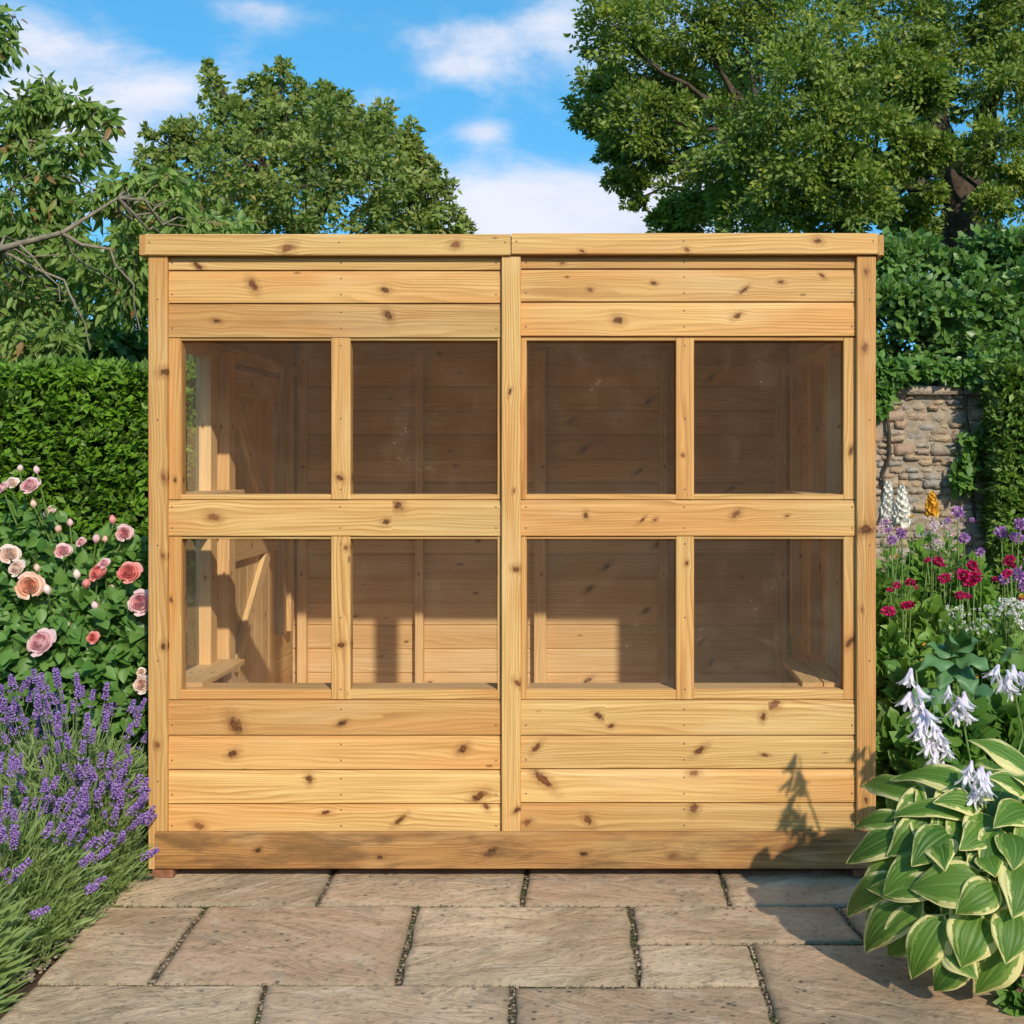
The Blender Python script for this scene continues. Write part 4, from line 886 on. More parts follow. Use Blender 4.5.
# ---------------------------------------------------------------- trees behind the photographer, seen only as reflections in the glazing
# ---------------------------------------------------------------- roses
def bloom_mesh(name, mat, n_pet=26, open_=1.0, seed=1, inner=.12):
    r1 = np.random.default_rng(seed); V = []; T = []; TI = []
    ns, nw = 7, 7; bud = open_ < .9
    for k in range(n_pet):
        f = k/(n_pet-1); th = k*2.39996+r1.normal()*.25; b = len(V); ti = np.clip(f*.8+r1.normal()*.15, 0, 1)
        Rk = (.10+.86*f**.95)*(1+.06*r1.normal()); hk = .50-.30*f**1.6+.04*r1.normal(); half = (1.25-.70*f)*r1.uniform(.85, 1.15); lean = .9*f**3
        if bud: Rk = .22+.16*f; hk = 1.0-.12*f; half = 1.0
        for i in range(ns):
            s_ = i/(ns-1)
            for j in range(nw):
                w = (j/(nw-1)-.5)*2; top = 1-.22*w*w+.05*math.sin(w*5+k*1.7)
                if bud: rad = Rk*math.sin(math.pi*(.06+.80*s_*top)); z_ = hk*s_*top-.1
                else:
                    q = s_*top; rad = Rk*(math.sin(min(1, q*1.25)*math.pi/2)-.10*(1-f)*q**3+lean*.16*q**4); z_ = -.22*(1-q)*(1-f*.3)+hk*q**2.2-lean*.20*q**5-.12*f
                a = th+w*half*(.35+.65*math.sin(math.pi*min(.62, s_*.75+.1)))
                V.append((rad*math.cos(a)*(1+.02*math.sin(3*a+k)), rad*math.sin(a), z_+.012*r1.normal()*s_)); TI.append(np.clip(ti+.25*(s_-.6), 0, 1))
        for i in range(ns-1):
            for j in range(nw-1): a = b+i*nw+j; T += [(a, a+1, a+nw+1), (a, a+nw+1, a+nw)]
    return tri_mesh(name, V, T, mat, TI, smooth=True)
RP = {'peach': petal_mat('peach_petal', (.86, .48, .30), (.9, .68, .56)), 'pink': petal_mat('pink_petal', (.84, .44, .46), (.9, .72, .71)),
      'coral': petal_mat('coral_petal', (.82, .24, .20), (.86, .42, .38)), 'pale': petal_mat('pale_petal', (.88, .66, .52), (.9, .80, .74))}
BL = {k_: [bloom_mesh('bloom_'+k_, m_, 30, 1.0, 3+i*7) for i in range(2)] for k_, m_ in RP.items()}
BUD = {k_: bloom_mesh('bud_'+k_, m_, 7, .42, 9) for k_, m_ in RP.items()}
rb = G(40, 800); rb = Vector((P(60, 700, .55).x, .55, -.03))
rose = thing('rose_bush', 'rose bush full of peach and pink double blooms between hedge and lavender', 'rose bush', rb)
bl_ = []; st = []; heads = []
for (px, py, r_, c, kind, Y) in ((28, 483, 10, 'pink', 0, .5), (11, 481, 7, 'pale', 0, .55), (0, 486, 7, 'pink', 0, .5), (37, 472, 4, 'pink', 1, .52), (48, 510, 7, 'pale', 0, .6), (34, 518, 5, 'pink', 0, .55), (70, 525, 4, 'pink', 1, .6), (113, 522, 4.5, 'coral', 1, .55), (124, 532, 9, 'pink', 0, .5),
                                 (63, 549, 9, 'pink', 0, .4), (80, 541, 5.5, 'pink', 0, .5), (96, 541, 4.5, 'pink', 1, .5), (10, 552, 11, 'pale', 0, .35), (14, 567, 9, 'pale', 0, .32), (29, 584, 14.5, 'peach', 0, .25), (48, 592, 5, 'pale', 1, .25), (95, 571, 10, 'coral', 0, .35), (103, 562, 6, 'pink', 0, .36), (128, 570, 12.5, 'coral', 0, .3),
                                 (77, 577, 5, 'pale', 1, .35), (86, 586, 5, 'coral', 1, .34), (96, 608, 4.5, 'pink', 1, .3), (139, 601, 13.5, 'pink', 0, .22), (37, 640, 15, 'pink', 0, .15), (92, 637, 6.5, 'coral', 0, .2), (141, 684, 9.5, 'pale', 0, .12), (141, 671, 5, 'pale', 0, .14), (37, 570, 4, 'peach', 1, .3), (58, 531, 4, 'peach', 1, .5), (34, 506, 4, 'peach', 1, .52), (105, 541, 3.5, 'peach', 1, .5), (20, 470, 3.5, 'pale', 1, .55), (-30, 520, 12, 'pink', 0, .4), (-40, 600, 14, 'peach', 0, .3), (70, 655, 4, 'coral', 1, .25), (68, 626, 3.5, 'peach', 1, .3), (112, 590, 3.5, 'peach', 1, .4)):
    c_ = P(px, py, Y); rad = r_*(Y+D)/F; me = BUD[c] if kind else random.choice(BL[c])
    d = Vector((random.uniform(-.5, .6), -1.0, random.uniform(.35, 1.0))) if not kind else Vector((random.uniform(-.3, .3), -.2, 1))
    q = d.normalized().to_track_quat('Z', 'Y').to_euler(); sc = rad/.98 if not kind else rad*2.3
    inst('rose_bud' if kind else 'rose_bloom', me, c_-d.normalized()*rad*.35, rose, q, sc)
    heads.append(c_)
    root = Vector((rb.x+random.uniform(-.2, .2), .6+random.uniform(-.1, .15), -.03)); bw = Vector((random.uniform(-.04, .04), .05, .08))
    st.append((curve(root, c_-d.normalized()*rad*.5, bw, 9, .008), np.linspace(.007, .0032, 9)))
tubes('stem', st, STEM, rose, 6)
pp, aa, nn_, ti = [], [], [], []
for (px, py, r_, Y, cnt) in [(a, b, r, Y, c) for (a, b, r, Y, c) in ((20, 560, 34, .55, 46), (60, 575, 34, .5, 60), (105, 590, 34, .5, 60), (135, 560, 20, .6, 34), (-20, 570, 40, .5, 50), (20, 610, 36, .4, 80), (70, 620, 38, .38, 90), (115, 625, 34, .36, 80), (20, 650, 36, .32, 90), (65, 665, 36, .3, 95), (110, 665, 36, .3, 95), (140, 650, 20, .3, 46), (-25, 640, 44, .4, 70),
                             (20, 700, 36, .3, 90), (70, 705, 36, .28, 90), (115, 710, 34, .28, 90), (140, 715, 22, .28, 50), (60, 750, 50, .35, 90), (110, 760, 44, .35, 90), (0, 750, 44, .35, 60), (45, 530, 22, .6, 20), (120, 545, 18, .6, 22), (20, 520, 20, .6, 12))]:
    c = np.array(P(px, py, Y)); rr = r_*(Y+D)/F; cnt = int(cnt*2.5)
    p = c+rdir(cnt)*(rng.random((cnt, 1))**.4)*rr*np.array([1, 1.1, 1])
    lf = rdir(cnt)*.8+np.array([0, -.5, -.15])
    pp.append(p); aa.append(norm(lf)); nn_.append(norm(rng.normal(size=(cnt, 3))*.45+np.array([.1, -.75, .75]))); ti.append(rng.random(cnt))
pp = np.concatenate(pp); ok_ = pp[:, 0] < FX(148)-.03; 
leaves('foliage', pp[ok_], np.concatenate(aa)[ok_], np.concatenate(nn_)[ok_], (.04+.032*rng.random(len(pp)))[ok_], T_ROSE, ROSEL, rose, np.concatenate(ti)[ok_], width=1.05)

# ---------------------------------------------------------------- lavender
LAVP = petal_mat('lavender_floret', (.20, .10, .36), (.50, .33, .68), .25, .7)
def spike_mesh(seed):
    r1 = np.random.default_rng(seed); V = []; T = []; TI = []
    L = r1.uniform(.026, .040); nwh = 6
    zz = list(np.linspace(0, L, nwh))+([-.022] if seed % 2 else [])
    for wi, z_ in enumerate(zz):
        rr = .0048*(1-.55*max(0, z_)/L)+.002
        for k in range(7):
            th = k*math.tau/7+wi*.5+r1.normal()*.2; o = np.array([math.cos(th)*rr, math.sin(th)*rr, z_+r1.normal()*.0012]); d = norm(np.array([math.cos(th), math.sin(th), .9+r1.normal()*.3]))
            a = norm(np.cross(d, [0, 0, 1.])); c = np.cross(a, d); s_ = .0068*r1.uniform(.8, 1.25); b = len(V)
            V += [o-d*s_*.5, o+a*s_*.45, o+c*s_*.45, o-a*s_*.45, o-c*s_*.45, o+d*s_*.7]; ti = r1.random(); TI += [ti]*6
            T += [(b, b+1, b+2), (b, b+2, b+3), (b, b+3, b+4), (b, b+4, b+1), (b+5, b+2, b+1), (b+5, b+3, b+2), (b+5, b+4, b+3), (b+5, b+1, b+4)]
    return tri_mesh('flower_spike', V, T, LAVP, TI)
SPK = [spike_mesh(i) for i in range(6)]
def lavender(label, cx, cy, rad, hgt, nspk, nbl, lean=(0, 0), keep=None, group=None, bl=(.03, .05)):
    base = Vector((cx, cy, -.03)); t = thing('lavender_bush', label, 'lavender', base, group)
    st = []; n_ = 0; tries = 0
    while n_ < nspk and tries < nspk*5:
        tries += 1
        th = random.random()*math.tau; q = random.random()**.55; 
        if math.sin(th) > .3 and random.random() < .5: continue
        r0 = rad*.45*q; r1 = rad*q*random.uniform(.85, 1.12)
        b = base+Vector((math.cos(th)*r0, math.sin(th)*r0, .03+hgt*.2)); z_ = hgt*(1.04-.62*q**2.2)*random.uniform(.86, 1.1)
        tip = base+Vector((math.cos(th)*r1+lean[0]*z_, math.sin(th)*r1+lean[1]*z_, z_))
        if keep and not keep(tip): continue
        g_ = (tip.y+D); py_ = VY+(H-tip.z)*F/g_; px_ = VX+(tip.x-CX)*F/g_
        if py_ > 850 and random.random() < (py_-850)/110: continue
        if px_ > 150 and random.random() < .8: continue
        bw = Vector((math.cos(th), math.sin(th), 0))*-.02
        c = curve(b, tip, bw, 5, .004); st.append((c, np.linspace(.0016, .0011, 5)))
        d = Vector(c[-1]-c[-2]).normalized()+Vector((random.uniform(-.12, .12), random.uniform(-.12, .12), .1)); n_ += 1
        inst('flower_spike', random.choice(SPK), tip, t, d.to_track_quat('Z', 'Y').to_euler(), random.uniform(.85, 1.35))
    tubes('stem', st, plain('lavender_stem', (.19, .25, .10), .7, .2) if 'lavender_stem' not in bpy.data.materials else bpy.data.materials['lavender_stem'], t, 4)
    th = rng.random(nbl)*math.tau; q = rng.random(nbl)**.5; el_ = rng.random(nbl)
    p = np.stack([cx+np.cos(th)*rad*.85*q, cy+np.sin(th)*rad*.85*q, -.03+hgt*.78*el_*(1-.55*q**2)], 1)
    ax = np.stack([np.cos(th)*q*1.0+lean[0], np.sin(th)*q*1.0+lean[1], np.full(nbl, .75)], 1)+rng.normal(size=(nbl, 3))*.33
    ok = p[:, 0] < FX(148)-.02
    ax[:, :2] += rng.normal(size=(nbl, 2))*.2
    leaves('foliage', p[ok], norm(ax[ok]), rng.normal(size=(ok.sum(), 3))+np.array([0, -1, 0]), (bl[0]+bl[1]*rng.random(nbl))[ok], T_BLADE, LAVL, t, width=1.5 if bl[0] < .05 else .9)
    return t
kp = lambda v: v.x < FX(148)-.01 or v.y < -.06
lavender('back lavender bush with mauve spikes beside the left corner of the shed', CX-1.75, -.05, .40, .64, 100, 11000, (.0, -.05), kp)
lavender('lavender bush further back at the left edge below the roses', CX-2.07, .05, .34, .62, 90, 7000, (.0, -.05), kp)
lavender('middle lavender bush with dense purple spikes leaning over the bed edge', CX-1.74, -.55, .30, .47, 85, 7000, (.0, -.08), kp)
lavender('nearest lavender bush at the bottom left with long green stems', CX-1.84, -.98, .33, .50, 90, 4600, (.0, -.06), kp, None, (.045, .06))

lavender('low lavender bush between the middle and nearest ones at the left edge', CX-1.92, -.70, .26, .50, 90, 3000, (.0, -.08), kp)
lavender('small lavender bush in front of the corner of the shed post', CX-1.60, -.16, .20, .40, 60, 5000, (.0, -.06), kp)
# ---------------------------------------------------------------- hosta
def hosta_mat():
    m, n_, out = new_mat('hosta_leaf'); t, s_, rn = n_.sep(n_.attr('luv')); ab = n_.m('ABSOLUTE', s_)
    nz_ = n_.noise(n_.xyz(n_.m('MULTIPLY', t, 3.2), n_.m('MULTIPLY', s_, 2.6), n_.m('MULTIPLY', rn, 40)), 1, 4, .65)
    e = n_.m('ADD', n_.m('ADD', ab, n_.m('MULTIPLY', n_.m('SUBTRACT', nz_, .5), 1.1)), n_.m('MULTIPLY', n_.smooth(t, .8, 1.0), .25)); e = n_.m('ADD', e, n_.m('MULTIPLY', n_.m('SUBTRACT', n_.m('FRACT', n_.m('MULTIPLY', rn, 13.7)), .5), .26))
    k1 = n_.smooth(e, .77, .83); k0 = n_.smooth(e, .50, .57)
    fine = n_.noise(n_.xyz(n_.m('MULTIPLY', t, 3), n_.m('MULTIPLY', s_, 22), rn), 1, 2)
    dark = n_.mix(n_.m('ADD', n_.m('MULTIPLY', rn, .7), n_.m('MULTIPLY', fine, .3)), (.04, .115, .014), (.12, .235, .028))
    mid = n_.mix(n_.m('MULTIPLY', k0, .75), dark, (.21, .32, .06)); col = n_.mix(k1, mid, n_.mix(fine, (.64, .58, .19), (.80, .74, .38)))
    col = n_.mix(n_.m('MULTIPLY', n_.m('SUBTRACT', 1, n_.smooth(ab, .0, .035)), .5), col, (.3, .42, .12))
    rib = n_.m('SINE', n_.m('MULTIPLY', s_, 22)); nrm_ = n_.bump(n_.m('ADD', rib, n_.m('MULTIPLY', fine, .5)), .28, .004)
    p = principled(n_, None, col, .5, .35, nrm_); tr = n_.node('ShaderNodeBsdfTranslucent'); n_.l.new(n_.mix(1.0, col, (1.3, 1.5, .6), 'MULTIPLY'), tr.inputs[0])
    mx = n_.node('ShaderNodeMixShader'); mx.inputs[0].default_value = .28; n_.l.new(p.outputs[0], mx.inputs[1]); n_.l.new(tr.outputs[0], mx.inputs[2]); n_.l.new(mx.outputs[0], out.inputs['Surface']); return m
HOSTA = hosta_mat()
def big_leaf(name, B, Tp, width, N, mat, parent, arch=.12, seed=0, nt_=15, ns_=11, curl=.16, wave=.02, peak=.62):
    r1 = random.Random(seed); B = Vector(B); Tp = Vector(Tp); N = Vector(N); L = (Tp-B).length; d = (Tp-B).normalized(); N = (N-d*N.dot(d)).normalized()
    V = []; UV = []; ph = r1.random()*6; rn = r1.random(); side_b = r1.uniform(-.08, .08)
    for i in range(nt_):
        t = i/(nt_-1); c = B+(Tp-B)*t+N*arch*L*4*t*(1-t)*.9-N*arch*L*.5*t**3
        tan = d+N*arch*(4-8*t)*.9; tan.normalize(); sd_ = d.cross(N); sd_.normalize(); nn = sd_.cross(tan)
        c = c+sd_*side_b*L*math.sin(math.pi*t)
        w = width*.5*(math.sin(math.pi*min(1, t)**peak)**.72 if 0 < t < 1 else 0)*(1-.0*t)
        if t > .6: w *= 1-.30*((t-.6)/.4)
        for j in range(ns_):
            s_ = (j/(ns_-1)-.5)*2
            lob = -.10*L*(abs(s_)**1.5)*math.exp(-t*9) if True else 0
            V.append(c+tan*lob+sd_*s_*w+nn*(w*curl*(abs(s_)*.9-1.25*s_*s_*abs(s_))+wave*abs(s_)**2*math.sin(t*11+ph+(1.7 if s_ > 0 else 0))*L)); UV.append((t, s_, rn))
    T = [(i*ns_+j, i*ns_+j+1, (i+1)*ns_+j+1, (i+1)*ns_+j) for i in range(nt_-1) for j in range(ns_-1)]
    return obj(name, tri_mesh(name, V, T, mat, [rn]*len(V), smooth=True, uv=UV), parent)
HC = Vector((CX+1.03, -.70, .20)); HR = Vector((.40, .44, .40))
hosta = thing('hosta', 'large hosta with cream edged green leaves and lilac flower stalks by the right shed corner', 'hosta', (HC.x, HC.y, -.02))
eye = Vector((CX, -D, H))
def dome(px, py, k=1.0):
    d = (P(px, py, 0)-eye).normalized(); r3 = HR*k; o = Vector(((eye.x-HC.x)/r3.x, (eye.y-HC.y)/r3.y, (eye.z-HC.z)/r3.z)); dd = Vector((d.x/r3.x, d.y/r3.y, d.z/r3.z))
    a, b, c = dd.dot(dd), 2*o.dot(dd), o.dot(o)-1; q = b*b-4*a*c
    t = (-b-math.sqrt(q))/(2*a) if q > 0 else -b/(2*a)
    return eye+d*t
pet = []
root = Vector((HC.x+.02, HC.y+.05, -.02))
Z2 = lambda x, y: (824+x/2.74, 650+y/2.74)
for i, (bx, by, tx, ty, w) in enumerate(((262, 405, 95, 363, 84), (440, 400, 178, 345, 84), (560, 330, 400, 238, 115), (215, 462, 78, 482, 62), (240, 490, 56, 582, 95), (400, 450, 178, 455, 60), (425, 640, 232, 652, 120), (345, 500, 240, 590, 105), (450, 480, 372, 545, 88), (510, 505, 520, 600, 96), (560, 590, 520, 732, 135),
                                        (255, 695, 106, 833, 105), (190, 630, 55, 732, 80), (320, 740, 238, 905, 100), (425, 735, 378, 870, 132), (385, 850, 300, 938, 85), (520, 720, 500, 860, 110), (290, 585, 160, 672, 88), (440, 560, 470, 620, 72), (560, 390, 450, 345, 80), (560, 440, 468, 482, 88), (470, 650, 362, 722, 95), (300, 520, 330, 600, 90), (350, 800, 420, 900, 90),
                                        (330, 640, 110, 650, 75), (420, 430, 300, 415, 74), (640, 420, 520, 340, 100), (660, 560, 600, 700, 120), (640, 760, 640, 880, 120))):
    b_ = dome(*Z2(bx, by), .93-.10*((i*7) % 3)/3); t_ = dome(*Z2(tx, ty), 1.02+.04*((i*5) % 3)/3)
    L = (t_-b_).length; N = ((b_+t_)/2-HC).normalized()*.9+Vector((.1, -.55, .55))
    big_leaf('leaf', b_, t_, w/2.74*(b_.y+D)/F*1.1, N, HOSTA, hosta, .10+.05*((i*3) % 4)/4, i, curl=.22, wave=.016)
    mid_ = root.lerp(b_, .5)+Vector((0, 0, .04)); pet.append((np.array([root, mid_, b_]), [.006, .005, .004]))
for i in range(34):
    th = random.uniform(-.25, math.pi+.3) if i % 3 else random.uniform(0, math.tau); up_ = random.uniform(-.25, 1.15)
    dr_ = Vector((math.cos(th)*math.cos(up_), math.sin(th)*math.cos(up_), math.sin(up_)))
    k = random.uniform(.62, .9); b_ = HC+Vector((dr_.x*HR.x, dr_.y*HR.y, dr_.z*HR.z))*k; t_ = b_+Vector((dr_.x, dr_.y, -.05-.35*(1-dr_.z)))*random.uniform(.17, .24)
    if t_.x < CX+.80 or t_.y < -.95: continue
    if b_.z < .02 or t_.z < .01: continue
    big_leaf('leaf', b_, t_, random.uniform(.10, .14), dr_+Vector((0, 0, .8)), HOSTA, hosta, .14, 100+i, curl=.22, wave=.016)
    pet.append((np.array([root, root.lerp(b_, .5), b_]), [.006, .005, .004]))
for i in range(46):   # inner leaves fill the heart of the clump
    px, py = 885+random.random()*145, 790+random.random()*165
    kk_ = random.uniform(.62, .88); b_ = dome(px+15, py-10, kk_); t_ = dome(px-random.uniform(-15, 30), py+random.uniform(25, 42), kk_+.1)
    if b_.z < .03 or t_.z < .01: continue
    big_leaf('leaf', b_, t_, .11, Vector((.1, -.7, .6)), HOSTA, hosta, .12, 200+i); pet.append((np.array([root, root.lerp(b_, .5), b_]), [.006, .005, .004]))
tubes('leaf_stalk', pet, STEM, hosta, 5)
WHT = petal_mat('lilac_white_petal', (.72, .64, .78), (.9, .88, .89), .35)
def bell_mesh():
    V = []; T = []; TI = []; nr = 6
    prof = [(.0, 0), (.10, .05), (.13, .25), (.20, .5), (.27, .68), (.42, .86), (.56, .97)]
    for k in range(6):
        b = len(V)
        for i, (r_, z_) in enumerate(prof):
            for j in range(3):
                a = k*math.tau/6+(j-1)*(math.tau/12)*(1 if i < 4 else (1-.26*(i-3))); V.append((r_*math.cos(a), r_*math.sin(a), z_+(.04 if j == 1 and i > 4 else 0))); TI.append(min(1, z_*1.2))
        for i in range(len(prof)-1):
            for j in range(2): a = b+i*3+j; T.append((a, a+1, a+4, a+3))
    return tri_mesh('hosta_flower', V, T, WHT, TI, smooth=True)
BELL = bell_mesh()
sc_ = []
for (pts, Y) in ((((912, 676), (917, 690), (922, 705), (912, 700), (916, 712)), -.60), (((924, 718), (930, 722), (936, 732), (930, 745), (940, 742), (936, 756), (926, 735), (943, 768), (921, 728), (946, 748)), -.68), (((950, 692), (956, 703), (962, 700), (953, 712), (964, 714)), -.45), (((972, 768), (980, 772), (985, 782), (975, 788), (968, 777), (978, 796), (988, 776)), -.92), (((1000, 672), (1008, 678), (1014, 672), (1003, 686), (1020, 680)), -.5)):
    cxp = sum(p[0] for p in pts)/len(pts); tip = P(cxp, min(p[1] for p in pts)-6, Y); bot = HC+Vector((.02, .02, .1)); lowp = P(cxp+14, max(p[1] for p in pts)+50, Y+.04)
    path = np.array([bot, lowp, P(cxp+3, sum(p[1] for p in pts)/len(pts), Y), tip]); tt = np.linspace(0, 3, 13); path = np.stack([np.interp(tt, range(4), path[:, k]) for k in range(3)], 1)
    sc_.append((path, np.linspace(.005, .002, 13)))
    for (px, py) in pts:
        for rep in range(2):
            o_ = P(px+random.uniform(-2, 2), py-6+random.uniform(-3, 3), Y+random.uniform(-.02, .02)); d = Vector((random.uniform(-.8, .8), random.uniform(-.9, -.1), -1.1)).normalized()
            inst('hosta_flower', BELL, o_, hosta, d.to_track_quat('Z', 'Y').to_euler(), random.uniform(.034, .055))
tubes('flower_stalk', sc_, STEM, hosta, 6)

# ---------------------------------------------------------------- the mixed border on the right
def gz(px, Y): p = P(px, 455, Y); return Vector((p.x, Y, -.03))
def mound(name, label, cat, px, py_top, Y, halfpx, n_, ls, tm, mat, group=None, width=1.0, up=.55):
    """leafy plant: a dome of leaves from the ground to py_top"""
    b = gz(px, Y); t = thing(name, label, cat, b, group); hh = P(px, py_top, Y).z; rr = halfpx*(Y+D)/F
    th = rng.random(n_)*math.tau; q = rng.random(n_)**.5; v = rng.random(n_)**.7
    p = np.stack([b.x+np.cos(th)*rr*q*(1-.35*v), Y+np.sin(th)*rr*q*(1-.35*v), hh*v*(1-.35*q**2)], 1)
    ax = np.stack([np.cos(th)*q*.9, np.sin(th)*q*.9-.25, np.full(n_, up)], 1)+rng.normal(size=(n_, 3))*.4
    leaves('foliage', p, norm(ax), norm(rng.normal(size=(n_, 3))*.5+np.array([.1, -.6, .6])), ls*(.6+.8*rng.random(n_)), tm, mat, t, width=width)
    its = [(curve(b+Vector((random.uniform(-.3, .3)*rr, random.uniform(-.3, .3)*rr, 0)), Vector((b.x+random.uniform(-.7, .7)*rr, Y+random.uniform(-.6, .6)*rr, hh*random.uniform(.6, .95))), (0, 0, 0), 5, .01), .003) for _ in range(12)]
    tubes('stem', its, STEM, t, 5)
    return t
def blades(name, label, cat, px, py_top, Y, halfpx, n_, mat, group=None, wd=1.3):
    b = gz(px, Y); t = thing(name, label, cat, b, group); hh = P(px, py_top, Y).z; rr = halfpx*(Y+D)/F
    V = []; T = []; TI = []
    for k in range(n_):
        th = random.random()*math.tau; q = random.random()**.5; r0 = rr*.35*q; r1 = rr*q*random.uniform(.7, 1.4); h_ = hh*random.uniform(.5, 1.05)*(1-.2*q); w = random.uniform(.005, .010)*wd; ti = random.random()
        dirv = Vector((math.cos(th), math.sin(th), 0)); sdv = Vector((-math.sin(th+random.uniform(-.8, .8)), math.cos(th), 0)).normalized(); droop = random.uniform(0, .35); o_ = len(V)
        for i in range(7):
            s_ = i/6; c = b+dirv*(r0+(r1-r0)*s_**1.6)+Vector((0, 0, h_*(s_-droop*s_**3)+.01)); ww = w*(1-s_**2.5)+.0004
            V += [c-sdv*ww, c+sdv*ww]; TI += [ti]*2
        T += [(o_+2*i, o_+2*i+1, o_+2*i+3, o_+2*i+2) for i in range(6)]
    obj('foliage', tri_mesh('foliage', V, T, mat, TI), t); return t
for i, a in enumerate(((890, 545, 2.7, 26, 900, .06), (922, 528, 2.9, 26, 900, .055), (950, 530, 2.8, 24, 800, .06), (975, 560, 2.6, 26, 800, .06), (1000, 600, 2.3, 30, 800, .06), (1036, 600, 2.2, 34, 800, .06))):
    mound('leafy_perennial', ('leafy green perennial below the white foxgloves', 'leafy green perennial below the yellow flower spire in front of the wall', 'pale leafy perennial at the foot of the stone wall below the mauve pompoms', 'leafy perennial behind the crimson flower heads', 'leafy perennial at the foot of the dark hedge', 'leafy perennial under the dark hedge at the right picture edge')[i], 'plant', a[0], a[1], a[2], a[3], a[4], a[5], T_OVAL if i % 2 else T_LONG, GRASSL, width=1.1)
for i, a in enumerate(((888, 585, 1.6, 18, 170), (908, 575, 1.9, 20, 190), (932, 590, 1.7, 22, 190), (960, 600, 1.5, 24, 190), (990, 612, 1.4, 24, 190), (1018, 605, 1.3, 26, 210), (1045, 610, 1.3, 26, 160), (893, 640, .95, 18, 170), (920, 650, 1.0, 22, 130), (985, 640, .8, 26, 190), (1012, 632, .7, 28, 210))):
    blades('strap_leaf_plant', ('upright strap leaves behind the dark crimson flowers next to the shed post', 'strap leaves rising between the foxgloves and the dark crimson flowers', 'strap leaves left of the large crimson cluster', 'strap leaves directly behind the large crimson cluster', 'strap leaves right of the large crimson cluster', 'strap leaves under the right edge mauve pompoms', 'strap leaves cut by the picture edge below the mauve pompoms', 'grassy tuft low beside the shed post below the crimson flowers', 'grassy tuft left of the broad blue green leaves', 'grassy tuft right of the broad blue green leaves', 'grassy tuft under the dense white flower heads at the right edge')[i], 'plant', *a, GRASSL if i % 3 else LAVL, 'strap leaved tufts in the border')
for i, a in enumerate(((884, 655, .75, 16, 420, .07), (906, 668, .55, 20, 420, .075), (1022, 668, .3, 24, 360, .07), (893, 715, .22, 16, 360, .07), (918, 720, .12, 18, 300, .07), (1010, 700, .15, 26, 360, .08), (960, 705, .1, 30, 420, .08))):
    mound('leafy_plant', ('dark leafy plant against the right shed corner behind', 'leafy plant left of the big blue green leaves', 'leafy plant at the right edge above the hosta', 'low leafy plant beside the right shed post', 'low leafy plant behind the tallest hosta flower stalk', 'leafy plant behind the hosta at the right edge', 'shaded leafy plant between big blue green leaves and hosta')[i], 'plant', a[0], a[1], a[2], a[3], a[4], a[5], T_OVAL, GROUNDL, width=1.2)
for i, a in enumerate(((886, 575, 1.35, 16, 420, .06), (905, 590, 1.2, 20, 520, .055), (930, 600, 1.15, 22, 560, .06), (955, 612, 1.0, 24, 560, .055), (985, 625, .95, 26, 560, .06), (1012, 640, .75, 26, 560, .06), (890, 625, .8, 18, 420, .06), (912, 640, .7, 22, 480, .055), (935, 630, .75, 22, 460, .05), (1005, 590, 1.25, 24, 500, .05), (1040, 600, 1.2, 30, 500, .06))):
    mound('border_perennial', ('fresh green foliage against the right shed post under the dark crimson flowers', 'fresh green foliage beneath the dark crimson flowers, one step right of the post', 'bright leafy plant directly under the large crimson flower cluster', 'bright leafy plant under the spray of tiny white flowers', 'bright leafy plant left of the dense white flower heads', 'bright leafy plant in front of the dense white flower heads', 'narrow leafy plant beside the post above the low dark leaves', 'leafy plant up and left of the broad blue green leaves', 'leafy plant just above the broad blue green leaves', 'leafy plant below the mauve pompoms at the right edge', 'leafy plant partly cut by the right picture edge')[i], 'plant', a[0], a[1], a[2], a[3], a[4], a[5], T_LONG if i % 2 else T_ROSE, GRASSL if i % 3 else GROUNDL, width=1.1)
# large blue-green leaves
bgp = thing('broad_leaf_plant', 'plant with broad blue green lobed leaves in the middle of the border', 'plant', gz(955, .45))
for i, (bx, by, tx, ty, w) in enumerate(((955, 655, 925, 645, 20), (955, 655, 985, 640, 22), (950, 660, 918, 668, 20), (960, 660, 990, 668, 22), (955, 665, 940, 690, 22), (960, 668, 975, 695, 22), (950, 650, 948, 630, 18), (960, 652, 970, 632, 18), (930, 690, 910, 705, 20), (975, 690, 1000, 700, 22), (945, 690, 935, 715, 20), (965, 700, 970, 725, 22), (1000, 660, 1018, 650, 18))):
    b_ = P(bx, by, .42-.03*i % .1); t_ = P(tx, ty, .30-.02*(i % 4)); big_leaf('leaf', b_, t_, w*1.15/275, Vector((.1, -.6, .8)), BLUEL, bgp, .1, 300+i, curl=.3, wave=.09)
tubes('stem', [(curve(gz(955, .45), P(955+random.uniform(-14, 14), 660, .42), (0, 0, 0), 5), .005) for _ in range(6)], STEM, bgp, 5)

